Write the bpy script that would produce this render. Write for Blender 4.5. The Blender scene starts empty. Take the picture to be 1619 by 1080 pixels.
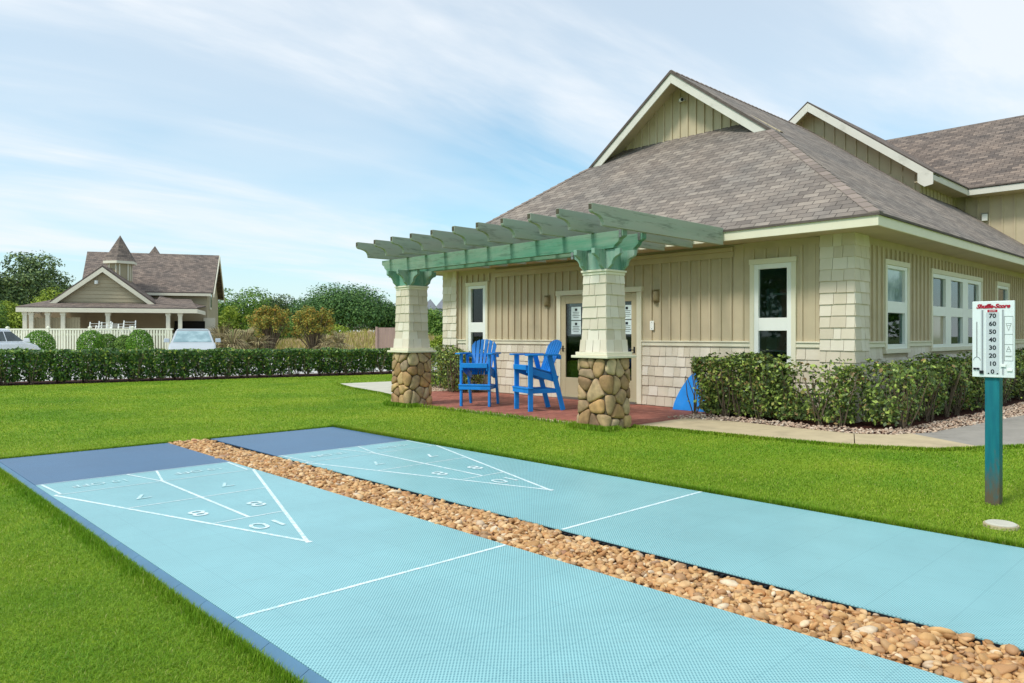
import bpy, bmesh, math, random
import numpy as np
from mathutils import Matrix, Vector
R = math.radians
random.seed(7); RNG = np.random.default_rng(11)
S = bpy.context.scene; COL = S.collection

# ------------------------------------------------------------------ camera model (metres)
F, CX, HY, EYE = 1159.0, 809.5, 530.0, 1.3
ANG = math.atan2(2020 - CX, F); CA, SA = math.cos(ANG), math.sin(ANG)
def at(px, d):                      # ground point seen in column px at depth d
    u = d * (px - CX) / F
    return Vector((d * CA + u * SA, d * SA - u * CA, 0))
def zat(py, d): return EYE + d * (HY - py) / F
VIEW = ANG - math.pi / 2            # rotation whose local y looks along the camera

def lin(r, g, b, k=1.0):
    f = lambda c: (c / 255 / 12.92 if c / 255 <= .04045 else ((c / 255 + .055) / 1.055) ** 2.4) * k
    return (f(r), f(g), f(b), 1)

# ------------------------------------------------------------------ materials
class NT:
    def __init__(s, name):
        s.m = bpy.data.materials.new(name); s.m.use_nodes = True
        s.t = s.m.node_tree; s.n = s.t.nodes; s.b = s.n['Principled BSDF']; s.l = s.t.links.new
    def add(s, typ, **k):
        n = s.n.new(typ)
        for a, v in k.items():
            if a.startswith('i_'): n.inputs[a[2:].replace('_', ' ')].default_value = v
            else: setattr(n, a, v)
        return n
    def math(s, op, a, b=0.0):
        n = s.n.new('ShaderNodeMath'); n.operation = op
        for i, v in enumerate((a, b)):
            if isinstance(v, (int, float)): n.inputs[i].default_value = v
            else: s.l(v, n.inputs[i])
        return n.outputs[0]
    def mix(s, fac, a, b, typ='MIX'):
        n = s.n.new('ShaderNodeMix'); n.data_type = 'RGBA'; n.blend_type = typ
        for i, v in ((0, fac), (6, a), (7, b)):
            if isinstance(v, (int, float, tuple)): n.inputs[i].default_value = v
            else: s.l(v, n.inputs[i])
        return n.outputs[2]
    def ramp(s, fac, stops):
        n = s.n.new('ShaderNodeValToRGB'); e = n.color_ramp.elements
        while len(e) < len(stops): e.new(.5)
        for x, (p, c) in zip(e, stops): x.position = p; x.color = c
        s.l(fac, n.inputs[0]); return n.outputs[0]
    def co(s, out='Object', scale=None):
        o = s.add('ShaderNodeTexCoord').outputs[out]
        if scale:
            mp = s.add('ShaderNodeMapping'); mp.inputs['Scale'].default_value = scale; s.l(o, mp.inputs[0]); o = mp.outputs[0]
        return o
    def noise(s, co, scale, detail=4, rough=.55, out=0):
        n = s.add('ShaderNodeTexNoise'); n.inputs['Scale'].default_value = scale; n.inputs['Detail'].default_value = detail
        n.inputs['Roughness'].default_value = rough; s.l(co, n.inputs['Vector']); return n.outputs[out]
    def bump(s, h, strength, dist=.01):
        b = s.add('ShaderNodeBump'); b.inputs['Strength'].default_value = strength; b.inputs['Distance'].default_value = dist
        s.l(h, b.inputs['Height']); s.l(b.outputs[0], s.b.inputs['Normal'])
    def setb(s, col=None, rough=None, spec=None, metal=None):
        for k, v in (('Base Color', col), ('Roughness', rough), ('Specular IOR Level', spec), ('Metallic', metal)):
            if v is None: continue
            if isinstance(v, (int, float, tuple)): s.b.inputs[k].default_value = v
            else: s.l(v, s.b.inputs[k])
        return s.m

def flat(name, c, rough=.6, spec=.4, var=.12, scale=6, stretch=None, metal=0., bump=.0, bscale=60, dirt=None):
    """paint / plain surface with soft real colour variation, grain and optional dirt stains"""
    t = NT(name); co = t.co('Object', stretch)
    nz = t.noise(co, scale)
    a = tuple(x * (1 - var) for x in c[:3]) + (1,); b = tuple(min(1, x * (1 + var)) for x in c[:3]) + (1,)
    col = t.ramp(nz, [(.3, a), (.7, b)])
    if dirt:
        d = t.ramp(t.noise(t.co('Object'), dirt[1], 6, .7), [(dirt[2], (0, 0, 0, 1)), (dirt[2] + .18, (1, 1, 1, 1))])
        dm = t.math('MULTIPLY', d, dirt[3]); col = t.mix(dm, col, dirt[0])
    t.setb(col, rough, spec, metal)
    if bump: t.bump(t.noise(co, bscale, 3), bump, .004)
    return t.m

def island(name, stops, rough=.7, spec=.3, translucent=0., patch=None, objrand=False, bump=0., shadecol=None):
    """one random colour per loose piece (leaf, stone, shingle), from a ramp"""
    t = NT(name); g = t.add('ShaderNodeNewGeometry').outputs['Random Per Island']
    if objrand:
        oi = t.add('ShaderNodeObjectInfo').outputs['Random']; g = t.math('FRACT', t.math('ADD', g, oi))
    col = t.ramp(g, stops)
    if patch:
        pn = t.ramp(t.noise(t.co('Object'), patch[0], 3), [(.38, patch[1]), (.62, patch[2])])
        col = t.mix(1.0, col, pn, 'MULTIPLY')
    t.setb(col, rough, spec)
    if bump: t.bump(t.noise(t.co('Object'), 40, 5, .65), bump, .006)
    if translucent:
        tr = t.add('ShaderNodeBsdfTranslucent'); t.l(col, tr.inputs[0])
        mx = t.add('ShaderNodeMixShader'); mx.inputs[0].default_value = translucent
        t.l(t.b.outputs[0], mx.inputs[1]); t.l(tr.outputs[0], mx.inputs[2]); t.l(mx.outputs[0], t.n['Material Output'].inputs[0])
    return t.m

def roof_mat(name, c1, c2, c3):
    t = NT(name); uv = t.co('UV')
    br = t.add('ShaderNodeTexBrick'); t.l(uv, br.inputs[0]); br.offset = .45
    for k, v in (('Scale', 1), ('Brick Width', .25), ('Row Height', .125), ('Mortar Size', .006), ('Mortar Smooth', .3), ('Bias', 0.0)): br.inputs[k].default_value = v
    br.inputs['Color1'].default_value = c1; br.inputs['Color2'].default_value = c2; br.inputs['Mortar'].default_value = tuple(x * .35 for x in c2[:3]) + (1,)
    b2 = t.add('ShaderNodeTexBrick'); t.l(uv, b2.inputs[0]); b2.offset = .3
    for k, v in (('Scale', 1), ('Brick Width', .17), ('Row Height', .125), ('Mortar Size', .0), ('Bias', -.1)): b2.inputs[k].default_value = v
    b2.inputs['Color1'].default_value = (1.06, 1.05, 1.04, 1); b2.inputs['Color2'].default_value = (.8, .8, .81, 1)
    col = t.mix(1.0, br.outputs[0], b2.outputs[0], 'MULTIPLY')
    nz = t.ramp(t.noise(uv, .7, 5, .65), [(.35, (.82, .84, .86, 1)), (.7, (1.12, 1.08, 1.04, 1))])
    col = t.mix(1.0, col, nz, 'MULTIPLY')
    gr = t.ramp(t.noise(uv, 90, 2), [(.3, (.8, .8, .8, 1)), (.7, (1.15, 1.15, 1.15, 1))]); col = t.mix(.8, col, gr, 'MULTIPLY')
    sx = t.add('ShaderNodeSeparateXYZ'); t.l(uv, sx.inputs[0])
    saw = t.math('SUBTRACT', 1.0, t.math('FRACT', t.math('DIVIDE', sx.outputs[1], .125)))
    h = t.math('MULTIPLY', saw, t.math('SUBTRACT', 1.0, t.math('MULTIPLY', br.outputs[1], .6)))
    h = t.math('ADD', h, t.math('MULTIPLY', t.noise(uv, 60, 2), .15))
    t.setb(col, .9, .2); t.bump(h, .9, .016)
    return t.m

def court_mat(name, c, hole, seam):
    t = NT(name); co = t.co('Object'); sx = t.add('ShaderNodeSeparateXYZ'); t.l(co, sx.inputs[0])
    k = 2 * math.pi / .019
    a = t.math('SINE', t.math('MULTIPLY', sx.outputs[0], k)); b = t.math('SINE', t.math('MULTIPLY', sx.outputs[1], k))
    p = t.math('MULTIPLY', a, b)
    hm = t.ramp(p, [(.08, (0, 0, 0, 1)), (.48, (1, 1, 1, 1))])
    fx = t.math('ABSOLUTE', t.math('SUBTRACT', t.math('FRACT', t.math('DIVIDE', t.math('ADD', sx.outputs[0], .12), .342)), .5))
    fy = t.math('ABSOLUTE', t.math('SUBTRACT', t.math('FRACT', t.math('DIVIDE', sx.outputs[1], .342)), .5))
    sm = t.math('GREATER_THAN', t.math('MAXIMUM', fx, fy), .494)
    v = t.ramp(t.noise(co, 1.3, 6, .65), [(.3, tuple(x * .9 for x in c[:3]) + (1,)), (.7, tuple(x * 1.08 for x in c[:3]) + (1,))])
    d = t.ramp(t.noise(co, 5.5, 8, .75), [(.60, (0, 0, 0, 1)), (.74, (1, 1, 1, 1))])
    v = t.mix(t.math('MULTIPLY', d, .24), v, lin(128, 136, 126))
    v = t.mix(t.math('MULTIPLY', hm, .8), v, hole)
    v = t.mix(t.math('MULTIPLY', sm, seam), v, hole)
    t.setb(v, .36, .6); t.bump(t.math('SUBTRACT', 1.0, hm), .2, .003)
    return t.m

MT = {}
MT['tan'] = flat('tan_paint', lin(196, 180, 150), .65, .25, .05, 3, bump=.12, dirt=(lin(140, 130, 108), 1.2, .56, .3))
MT['cream'] = flat('cream_trim', lin(228, 220, 194), .55, .3, .03, 4, dirt=(lin(170, 165, 140), 2, .58, .35))
MT['shingle'] = island('cream_shingle', [(0, lin(212, 198, 176)), (.5, lin(222, 209, 188)), (1, lin(232, 221, 204))], .7, .25, patch=(2.2, (.92, .93, .9, 1), (1, 1, 1, 1)), bump=.1)
MT['white'] = flat('white_vinyl', lin(238, 238, 230), .4, .4, .02, 5)
MT['rake'] = flat('rake_paint', lin(216, 210, 198), .55, .3, .04, 3, dirt=(lin(150, 146, 132), 2, .55, .4))
MT['door'] = flat('door_paint', lin(190, 176, 142), .45, .4, .03, 4)
MT['roof'] = roof_mat('asphalt_shingle', lin(158, 147, 136), lin(128, 118, 110), None)
MT['roof2'] = roof_mat('far_shingle', lin(150, 134, 122), lin(108, 98, 92), None)
MT['roofedge'] = flat('shingle_edge', lin(98, 88, 82), .9, .2, .2, 8)
MT['cap'] = island('cap_shingle', [(0, lin(122, 110, 103)), (1, lin(158, 142, 132))], .9, .2, bump=.3)
def glass_mat(name, c, c2):
    t = NT(name); col = t.ramp(t.noise(t.co('Object'), 2.3, 4, .6), [(.4, c), (.62, c2)])
    t.setb(col, .05, .32)
    return t.m
MT['glass'] = glass_mat('dark_glass', lin(14, 26, 26), lin(42, 60, 56))
MT['glassdark'] = glass_mat('door_glass', lin(10, 14, 14), lin(30, 34, 30))
MT['glassteal'] = glass_mat('teal_glass', lin(8, 40, 36), lin(25, 95, 82))
MT['glasstan'] = flat('tan_blind_glass', lin(165, 155, 128), .1, .7, .06, 3)
def clear_glass(name, tint, rough=.02):
    t = NT(name); fr_ = t.add('ShaderNodeFresnel'); fr_.inputs[0].default_value = 1.5; tr = t.add('ShaderNodeBsdfTransparent'); tr.inputs[0].default_value = tint
    gl = t.add('ShaderNodeBsdfGlossy'); gl.inputs['Roughness'].default_value = rough; gl.inputs[0].default_value = (.95, 1, 1, 1)
    mx = t.add('ShaderNodeMixShader'); t.l(fr_.outputs[0], mx.inputs[0]); t.l(tr.outputs[0], mx.inputs[1]); t.l(gl.outputs[0], mx.inputs[2]); t.l(mx.outputs[0], t.n['Material Output'].inputs[0]); return t.m
MT['glass'] = clear_glass('window_glass', (.52, .62, .6, 1)); MT['glassdark'] = clear_glass('door_glass', (.42, .46, .44, 1)); MT['glassteal'] = clear_glass('teal_glass', (.22, .52, .46, 1))
MT['glasspale'] = glass_mat('pale_glass', lin(120, 140, 142), lin(185, 200, 202))
MT['metal'] = flat('brushed_metal', lin(150, 148, 140), .35, .5, .05, 10, metal=.8)
MT['bronze'] = flat('lamp_bronze', lin(150, 134, 100), .5, .4, .08, 9)
MT['black'] = flat('black_plastic', lin(22, 24, 28), .6, .3, .1, 10)
MT['paper'] = flat('paper', lin(214, 228, 226), .8, .2, .02, 5)
MT['ink'] = flat('ink', lin(40, 44, 48), .7, .2, .02, 5)
def weathered(name, c, worn, amt, stretch):
    t = NT(name); co = t.co('Object', stretch)
    base = t.ramp(t.noise(co, 5, 5, .6), [(.3, tuple(x * .86 for x in c[:3]) + (1,)), (.7, tuple(x * 1.1 for x in c[:3]) + (1,))])
    w = t.ramp(t.noise(co, 3, 8, .72), [(.5 - amt, (0, 0, 0, 1)), (.75 - amt, (1, 1, 1, 1))])
    col = t.mix(t.math('MULTIPLY', w, .75), base, worn)
    cr = t.ramp(t.noise(co, 14, 4, .7), [(.55, (1, 1, 1, 1)), (.66, (.5, .52, .5, 1))]); col = t.mix(.75, col, cr, 'MULTIPLY')
    t.setb(col, .75, .25); t.bump(t.noise(co, 20, 5, .6), .25, .004); return t.m
MT['beam'] = weathered('green_beam_paint', lin(90, 142, 116), lin(154, 166, 146), .08, (1, .12, 1))
MT['rafter'] = weathered('faded_green_paint', lin(162, 174, 154), lin(172, 168, 152), .14, (.12, 1, 1))
MT['bracket'] = weathered('bracket_paint', lin(112, 160, 138), lin(166, 178, 162), .1, (1, 1, .3))
MT['enddark'] = flat('dark_rafter_end', lin(88, 84, 68), .9, .15, .2, 12)
MT['stone'] = island('river_stone_veneer', [(0, lin(132, 108, 86)), (.14, lin(196, 156, 104)), (.28, lin(162, 142, 118)), (.42, lin(212, 178, 122)), (.56, lin(150, 120, 92)), (.7, lin(196, 174, 138)), (.85, lin(168, 132, 92)), (1, lin(212, 190, 152))], .75, .3, patch=(9, (.72, .7, .68, 1), (1.08, 1.04, 1, 1)), bump=.5)
MT['mortar'] = flat('mortar', lin(96, 84, 68), .95, .1, .25, 14, bump=.4)
MT['pebble'] = island('tan_pebble', [(0, lin(150, 108, 66)), (.14, lin(204, 160, 106)), (.3, lin(218, 180, 128)), (.44, lin(186, 132, 80)), (.58, lin(226, 194, 148)), (.7, lin(196, 146, 96)), (.8, lin(168, 136, 104)), (.9, lin(214, 168, 110)), (.96, lin(232, 214, 184)), (1, lin(150, 98, 66))], .6, .35, objrand=True, patch=(22, (.84, .8, .76, 1), (1.05, 1.03, 1, 1)), bump=.15)
MT['gravel'] = island('pink_gravel', [(0, lin(150, 122, 100)), (.3, lin(206, 182, 158)), (.6, lin(184, 150, 126)), (.85, lin(222, 204, 182)), (1, lin(120, 96, 80))], .75, .25)
MT['concrete'] = flat('concrete', lin(196, 178, 144), .85, .25, .1, 3, bump=.25, bscale=90, dirt=(lin(150, 136, 112), 1.6, .52, .5))
MT['concrete2'] = flat('pale_concrete', lin(196, 192, 176), .85, .25, .1, 3, bump=.25, bscale=90)
MT['asphalt'] = flat('asphalt', lin(158, 151, 141), .85, .3, .1, 3, bump=.3, bscale=150, dirt=(lin(96, 94, 90), 1, .5, .5))
MT['lot'] = flat('parking_lot', lin(190, 188, 182), .9, .2, .1, .6)
MT['grit'] = flat('tan_grit', lin(120, 92, 64), .95, .1, .3, 40, bump=.6, bscale=60)
MT['mulch'] = flat('dark_mulch', lin(70, 42, 34), .95, .1, .45, 30, bump=.8, bscale=45)
def paver():
    t = NT('red_paver'); co = t.co('Object'); br = t.add('ShaderNodeTexBrick'); t.l(co, br.inputs[0])
    for k, v in (('Scale', 1), ('Brick Width', .2), ('Row Height', .1), ('Mortar Size', .004)): br.inputs[k].default_value = v
    br.inputs['Color1'].default_value = lin(174, 110, 94); br.inputs['Color2'].default_value = lin(148, 88, 74); br.inputs['Mortar'].default_value = lin(92, 62, 52)
    nz = t.ramp(t.noise(co, 2, 5), [(.3, (.85, .85, .85, 1)), (.7, (1.15, 1.12, 1.1, 1))]); col = t.mix(1.0, br.outputs[0], nz, 'MULTIPLY')
    t.setb(col, .8, .3); t.bump(br.outputs[1], -.4, .004); return t.m
MT['paver'] = paver()
MT['court'] = court_mat('aqua_court_tile', lin(150, 203, 206), lin(52, 114, 130), .22)
MT['courtdark'] = court_mat('navy_court_tile', lin(66, 112, 150), lin(40, 66, 100), .2)
MT['edging'] = flat('blue_edging', lin(82, 122, 150), .5, .4, .08, 4)
def line_mat(wear=.79):
    t = NT('worn_white_line' if wear < .8 else 'faded_white_line'); w = t.ramp(t.noise(t.co('Object'), 26, 6, .75), [(.40 if wear < .8 else .34, (0, 0, 0, 1)), (.60 if wear < .8 else .56, (1, 1, 1, 1))])
    big = t.ramp(t.noise(t.co('Object'), 2.2, 3), [(.35, (.5, .5, .5, 1)), (.55, (1, 1, 1, 1))])
    t.setb(t.mix(t.math('MULTIPLY', t.math('MULTIPLY', w, big), wear), lin(234, 240, 240), lin(150, 203, 206)), .6, .3); return t.m
MT['line'] = line_mat()
MT['faded'] = line_mat(.93)
MT['blue'] = flat('blue_poly', lin(24, 136, 222), .5, .35, .12, 5, bump=.12, dirt=(lin(90, 150, 205), 4, .55, .35))
MT['board'] = flat('sign_board', lin(226, 230, 226), .5, .35, .03, 4, dirt=(lin(190, 192, 182), 5, .55, .5))
MT['track'] = flat('sign_track', lin(196, 200, 200), .5, .35, .04, 6)
MT['sred'] = flat('sign_red', lin(176, 24, 48), .5, .3, .03, 6)
def post_mat():
    t = NT('teal_post_paint'); co = t.co('Object'); sx = t.add('ShaderNodeSeparateXYZ'); t.l(co, sx.inputs[0])
    base = t.ramp(t.noise(t.co('Object', (6, 6, .8)), 4, 5), [(.3, lin(4, 98, 112)), (.7, lin(20, 122, 128))])
    edge = t.math('ADD', t.math('MULTIPLY', t.noise(t.co('Object', (14, 14, 4)), 2, 6, .7), .9), t.math('MULTIPLY', sx.outputs[2], -1.15))
    w = t.ramp(edge, [(.08, (0, 0, 0, 1)), (.42, (1, 1, 1, 1))])
    t.setb(t.mix(w, base, lin(98, 86, 68)), .55, .35); return t.m
MT['post'] = post_mat()
# vegetation
LF = dict(
 grass=island('grass_blade', [(0, lin(112, 148, 33)), (.3, lin(128, 164, 39)), (.6, lin(142, 176, 46)), (.85, lin(159, 186, 60)), (.97, lin(177, 190, 86)), (1, lin(197, 188, 127))], .55, .25, .3, patch=(.55, (.70, .86, .62, 1), (1.16, 1.04, .95, 1))),
 hedge=island('hedge_leaf', [(0, lin(53, 82, 44)), (.45, lin(80, 116, 58)), (.8, lin(116, 152, 67)), (.95, lin(179, 197, 89)), (1, lin(190, 174, 100))], .42, .4, .18),
 shrub=island('shrub_leaf', [(0, lin(59, 76, 41)), (.35, lin(96, 115, 61)), (.65, lin(134, 157, 76)), (.86, lin(189, 209, 98)), (.95, lin(154, 128, 85)), (1, lin(159, 130, 85))], .45, .4, .18),
 dark=island('dark_tree_leaf', [(0, lin(62, 84, 57)), (.5, lin(100, 123, 75)), (1, lin(148, 165, 96))], .6, .25, .15),
 dome=island('dome_tree_leaf', [(0, lin(50, 82, 47)), (.5, lin(82, 120, 62)), (1, lin(122, 155, 82))], .6, .25, .15),
 lime=island('lime_leaf', [(0, lin(92, 114, 33)), (.5, lin(134, 156, 48)), (1, lin(182, 193, 77))], .6, .25, .2),
 mid=island('mid_leaf', [(0, lin(62, 94, 39)), (.5, lin(98, 135, 55)), (1, lin(144, 172, 75))], .6, .25, .15),
 rust=island('rust_leaf', [(0, lin(105, 112, 50)), (.5, lin(149, 154, 69)), (.8, lin(190, 170, 75)), (1, lin(209, 147, 71))], .6, .25, .15),
 dry=island('dry_leaf', [(0, lin(103, 93, 70)), (.5, lin(163, 147, 110)), (.85, lin(199, 185, 138)), (1, lin(108, 131, 70))], .7, .2, .1),
 bush=island('clipped_leaf', [(0, lin(56, 96, 24)), (.5, lin(92, 142, 34)), (1, lin(134, 176, 52))], .5, .3, .2),
 dune=island('dune_blade', [(0, lin(150, 148, 70)), (.4, lin(192, 182, 104)), (.7, lin(204, 182, 140)), (1, lin(200, 164, 142))], .7, .2, .2),
)
MT['bark'] = flat('bark', lin(104, 90, 76), .9, .15, .25, 8, bump=.4)
MT['stem'] = flat('shrub_stem', lin(112, 98, 80), .9, .15, .25, 12)
def lawn_mat():
    t = NT('lawn_turf'); co = t.co('Object')
    a = t.ramp(t.noise(co, .45, 5, .6), [(.32, lin(104, 142, 36)), (.5, lin(134, 164, 46)), (.68, lin(164, 184, 62))])
    b = t.ramp(t.noise(co, 70, 4, .7), [(.3, (.62, .66, .55, 1)), (.7, (1.2, 1.16, 1.1, 1))])
    c = t.ramp(t.noise(co, 6, 5, .7), [(.35, (.86, .9, .82, 1)), (.65, (1.08, 1.05, 1, 1))])
    t.setb(t.mix(1.0, t.mix(1.0, a, b, 'MULTIPLY'), c, 'MULTIPLY'), .9, .15); t.bump(t.noise(co, 90, 3, .7), .8, .02); return t.m
MT['lawn'] = lawn_mat()
MT['scrub'] = flat('far_scrub', lin(84, 100, 56), .95, .1, .3, .08)
MT['sand'] = flat('dune_ground', lin(150, 146, 84), .95, .1, .25, .15, bump=.5, bscale=3)
MT['wood'] = flat('reddish_wood', lin(172, 144, 130), .8, .2, .12, 4, (1, 1, .2))
MT['siding'] = island('far_siding', [(0, lin(174, 160, 132)), (1, lin(190, 175, 146))], .75, .2)
MT['fartan'] = flat('far_tan', lin(176, 162, 132), .7, .25, .05, 2)
MT['farcream'] = flat('far_cream', lin(226, 218, 196), .6, .3, .03, 2)
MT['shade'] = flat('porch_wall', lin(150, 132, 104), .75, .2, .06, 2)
MT['hole'] = flat('dark_opening', lin(36, 34, 30), .8, .2, .2, 2)
MT['fence'] = flat('white_fence', lin(232, 230, 206), .5, .3, .03, 3)
MT['wpaint'] = flat('white_car_paint', lin(246, 247, 248), .25, .5, .02, 2)
MT['spaint'] = flat('silver_car_paint', lin(196, 202, 204), .3, .5, .02, 2, metal=.3)
MT['carglass'] = glass_mat('car_glass', lin(40, 52, 52), lin(70, 84, 82))
MT['windshield'] = glass_mat('windshield_glass', lin(128, 156, 162), lin(160, 186, 190))
MT['tyre'] = flat('tyre', lin(28, 28, 28), .85, .2, .1, 10)
MT['tail'] = flat('tail_lamp', lin(190, 40, 44), .2, .5, .05, 6)
MT['greysl'] = flat('grey_slate', lin(128, 130, 136), .85, .2, .1, 2)
MT['wwall'] = flat('white_wall', lin(214, 214, 208), .7, .2, .03, 1)

# ------------------------------------------------------------------ mesh building
class MB:
    def __init__(s): s.v = []; s.f = []; s.uv = {}; s.mi = {}
    def face(s, pts, uv=None, mi=0):
        i = len(s.v); s.v += [tuple(p) for p in pts]; s.f.append(list(range(i, i + len(pts))))
        if uv: s.uv[len(s.f) - 1] = uv
        if mi: s.mi[len(s.f) - 1] = mi
    def box(s, a, b):
        x0, y0, z0 = (min(p, q) for p, q in zip(a, b)); x1, y1, z1 = (max(p, q) for p, q in zip(a, b))
        i = len(s.v); s.v += [(x0, y0, z0), (x1, y0, z0), (x1, y1, z0), (x0, y1, z0), (x0, y0, z1), (x1, y0, z1), (x1, y1, z1), (x0, y1, z1)]
        s.f += [[i + k for k in q] for q in ((0, 3, 2, 1), (4, 5, 6, 7), (0, 1, 5, 4), (1, 2, 6, 5), (2, 3, 7, 6), (3, 0, 4, 7))]
    def hexa(s, p):                 # 8 corners, bottom 4 then top 4
        i = len(s.v); s.v += [tuple(q) for q in p]
        s.f += [[i + k for k in q] for q in ((0, 3, 2, 1), (4, 5, 6, 7), (0, 1, 5, 4), (1, 2, 6, 5), (2, 3, 7, 6), (3, 0, 4, 7))]
    def prism(s, poly, d, uvf=None, capmi=0, sidemi=0):  # polygon (3d pts) swept by d
        n = len(poly); d = Vector(d); i = len(s.v); P = [Vector(p) for p in poly]
        s.v += [tuple(p) for p in P] + [tuple(p + d) for p in P]
        s.f.append([i + k for k in range(n)][::-1])
        s.f.append([i + n + k for k in range(n)])
        if uvf:
            s.uv[len(s.f) - 2] = [uvf(P[k]) for k in range(n)][::-1]; s.uv[len(s.f) - 1] = [uvf(p) for p in P]
        for k in range(n):
            s.f.append([i + k, i + (k + 1) % n, i + n + (k + 1) % n, i + n + k])
            if sidemi: s.mi[len(s.f) - 1] = sidemi
    def bar(s, a, b, w, h, up=(0, 0, 1)):     # rectangular bar a->b, w across, h along up
        a = Vector(a); b = Vector(b); d = (b - a).normalized(); x = d.cross(Vector(up)).normalized(); u = x.cross(d).normalized()
        x *= w / 2; u *= h / 2
        s.hexa([a - x - u, a + x - u, b + x - u, b - x - u, a - x + u, a + x + u, b + x + u, b - x + u])
    def tube(s, pts, r, n=8, cap=True):
        pts = [Vector(p) for p in pts]; rr = r if isinstance(r, (list, tuple)) else [r] * len(pts); i0 = len(s.v)
        for k, p in enumerate(pts):
            d = (pts[min(k + 1, len(pts) - 1)] - pts[max(k - 1, 0)]).normalized()
            x = d.cross(Vector((0, 0, 1)) if abs(d.z) < .9 else Vector((1, 0, 0))).normalized(); y = d.cross(x)
            for j in range(n):
                a = 2 * math.pi * j / n; s.v.append(tuple(p + (x * math.cos(a) + y * math.sin(a)) * rr[k]))
        for k in range(len(pts) - 1):
            for j in range(n):
                a = i0 + k * n + j; b = i0 + k * n + (j + 1) % n; s.f.append([a, b, b + n, a + n])
        if cap: s.f.append([i0 + j for j in range(n)][::-1]); s.f.append([i0 + (len(pts) - 1) * n + j for j in range(n)])
    def lathe(s, prof, c, n=20, a0=0, a1=2 * math.pi):
        i0 = len(s.v); full = abs(a1 - a0 - 2 * math.pi) < 1e-6; m = n if full else n + 1
        for r, z in prof:
            for j in range(m):
                a = a0 + (a1 - a0) * j / n; s.v.append((c[0] + r * math.cos(a), c[1] + r * math.sin(a), c[2] + z))
        for k in range(len(prof) - 1):
            for j in range(n):
                a = i0 + k * m + j; b = i0 + k * m + (j + 1) % m; s.f.append([a, b, b + m, a + m])
    def build(s, name, mats, parent=None, local=False, smooth=False, bevel=0, fixn=True):
        me = bpy.data.meshes.new(name); me.from_pydata(s.v, [], s.f)
        if s.uv:
            ul = me.uv_layers.new(name='UVMap').data
            for fi, uv in s.uv.items():
                p = me.polygons[fi]
                for k, li in enumerate(range(p.loop_start, p.loop_start + p.loop_total)): ul[li].uv = uv[k]
        mats = mats if isinstance(mats, (list, tuple)) else [mats]
        for m in mats: me.materials.append(m)
        for fi, mi in s.mi.items(): me.polygons[fi].material_index = mi
        if fixn:
            bm = bmesh.new(); bm.from_mesh(me); bmesh.ops.recalc_face_normals(bm, faces=bm.faces); bm.to_mesh(me); bm.free()
        if smooth: me.polygons.foreach_set('use_smooth', [True] * len(me.polygons))
        o = link(name, me, parent, local)
        if bevel:
            b = o.modifiers.new('bevel', 'BEVEL'); b.width = bevel; b.segments = 2; b.limit_method = 'ANGLE'; b.angle_limit = R(40)
        return o
def wm(o):
    return (wm(o.parent) @ o.matrix_parent_inverse if o.parent else Matrix()) @ o.matrix_basis
def link(name, me, parent=None, local=False):
    o = bpy.data.objects.new(name, me); COL.objects.link(o)
    if parent is not None:
        o.parent = parent
        if not local: o.matrix_parent_inverse = wm(parent).inverted()
    return o
def tag(o, label=None, cat=None, group=None, kind=None):
    if label: o['label'] = label
    if cat: o['category'] = cat
    if group: o['group'] = group
    if kind: o['kind'] = kind
    return o
def thing(name, loc, label, cat, rz=0, group=None):
    o = bpy.data.objects.new(name, None); COL.objects.link(o); o.location = loc; o.rotation_euler = (0, 0, rz); o.empty_display_size = .2
    return tag(o, label, cat, group)
def npmesh(name, V, N, k, mat, parent=None, local=False, smooth=False):
    """V: (N*k,3) verts, N faces of k corners, each its own island"""
    me = bpy.data.meshes.new(name); me.vertices.add(len(V)); me.vertices.foreach_set('co', np.ascontiguousarray(V, np.float32).ravel())
    me.loops.add(N * k); me.loops.foreach_set('vertex_index', np.arange(N * k, dtype=np.int32))
    me.polygons.add(N); me.polygons.foreach_set('loop_start', np.arange(0, N * k, k, dtype=np.int32))
    me.update(calc_edges=True); me.materials.append(mat); me.validate()
    return link(name, me, parent, local)
def npmesh_f(name, V, Fc, mat, parent=None, smooth=True):
    me = bpy.data.meshes.new(name); k = Fc.shape[1]; N = len(Fc)
    me.vertices.add(len(V)); me.vertices.foreach_set('co', np.ascontiguousarray(V, np.float32).ravel())
    me.loops.add(N * k); me.loops.foreach_set('vertex_index', np.ascontiguousarray(Fc, np.int32).ravel())
    me.polygons.add(N); me.polygons.foreach_set('loop_start', np.arange(0, N * k, k, dtype=np.int32))
    me.polygons.foreach_set('use_smooth', np.full(N, smooth)); me.update(calc_edges=True); me.materials.append(mat)
    return link(name, me, parent)
def unit(a): return a / np.maximum(np.linalg.norm(a, axis=1, keepdims=True), 1e-9)
def leaf_quads(P, Nrm, size, aspect=.55, rng=RNG, hang=0.):
    """kite shaped leaves at P, facing roughly Nrm"""
    n = len(P); r = unit(rng.normal(size=(n, 3))); t = unit(np.cross(Nrm, r)); t[:, 2] -= hang; t = unit(t); b = unit(np.cross(Nrm, t))
    s = (size * rng.uniform(.65, 1.35, n))[:, None]; w = s * aspect * .5
    V = np.stack([P - t * s * .5, P + b * w + t * s * .05, P + t * s * .5, P - b * w + t * s * .05], 1)
    return V.reshape(-1, 3)
def blob_points(rng, n, c, r, flatten=.8, shell=.55):
    d = unit(rng.normal(size=(n, 3))); rad = rng.uniform(shell, 1.05, n) ** .7
    p = d * rad[:, None] * r; p[:, 2] *= flatten
    return np.asarray(c) + p, d

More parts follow.
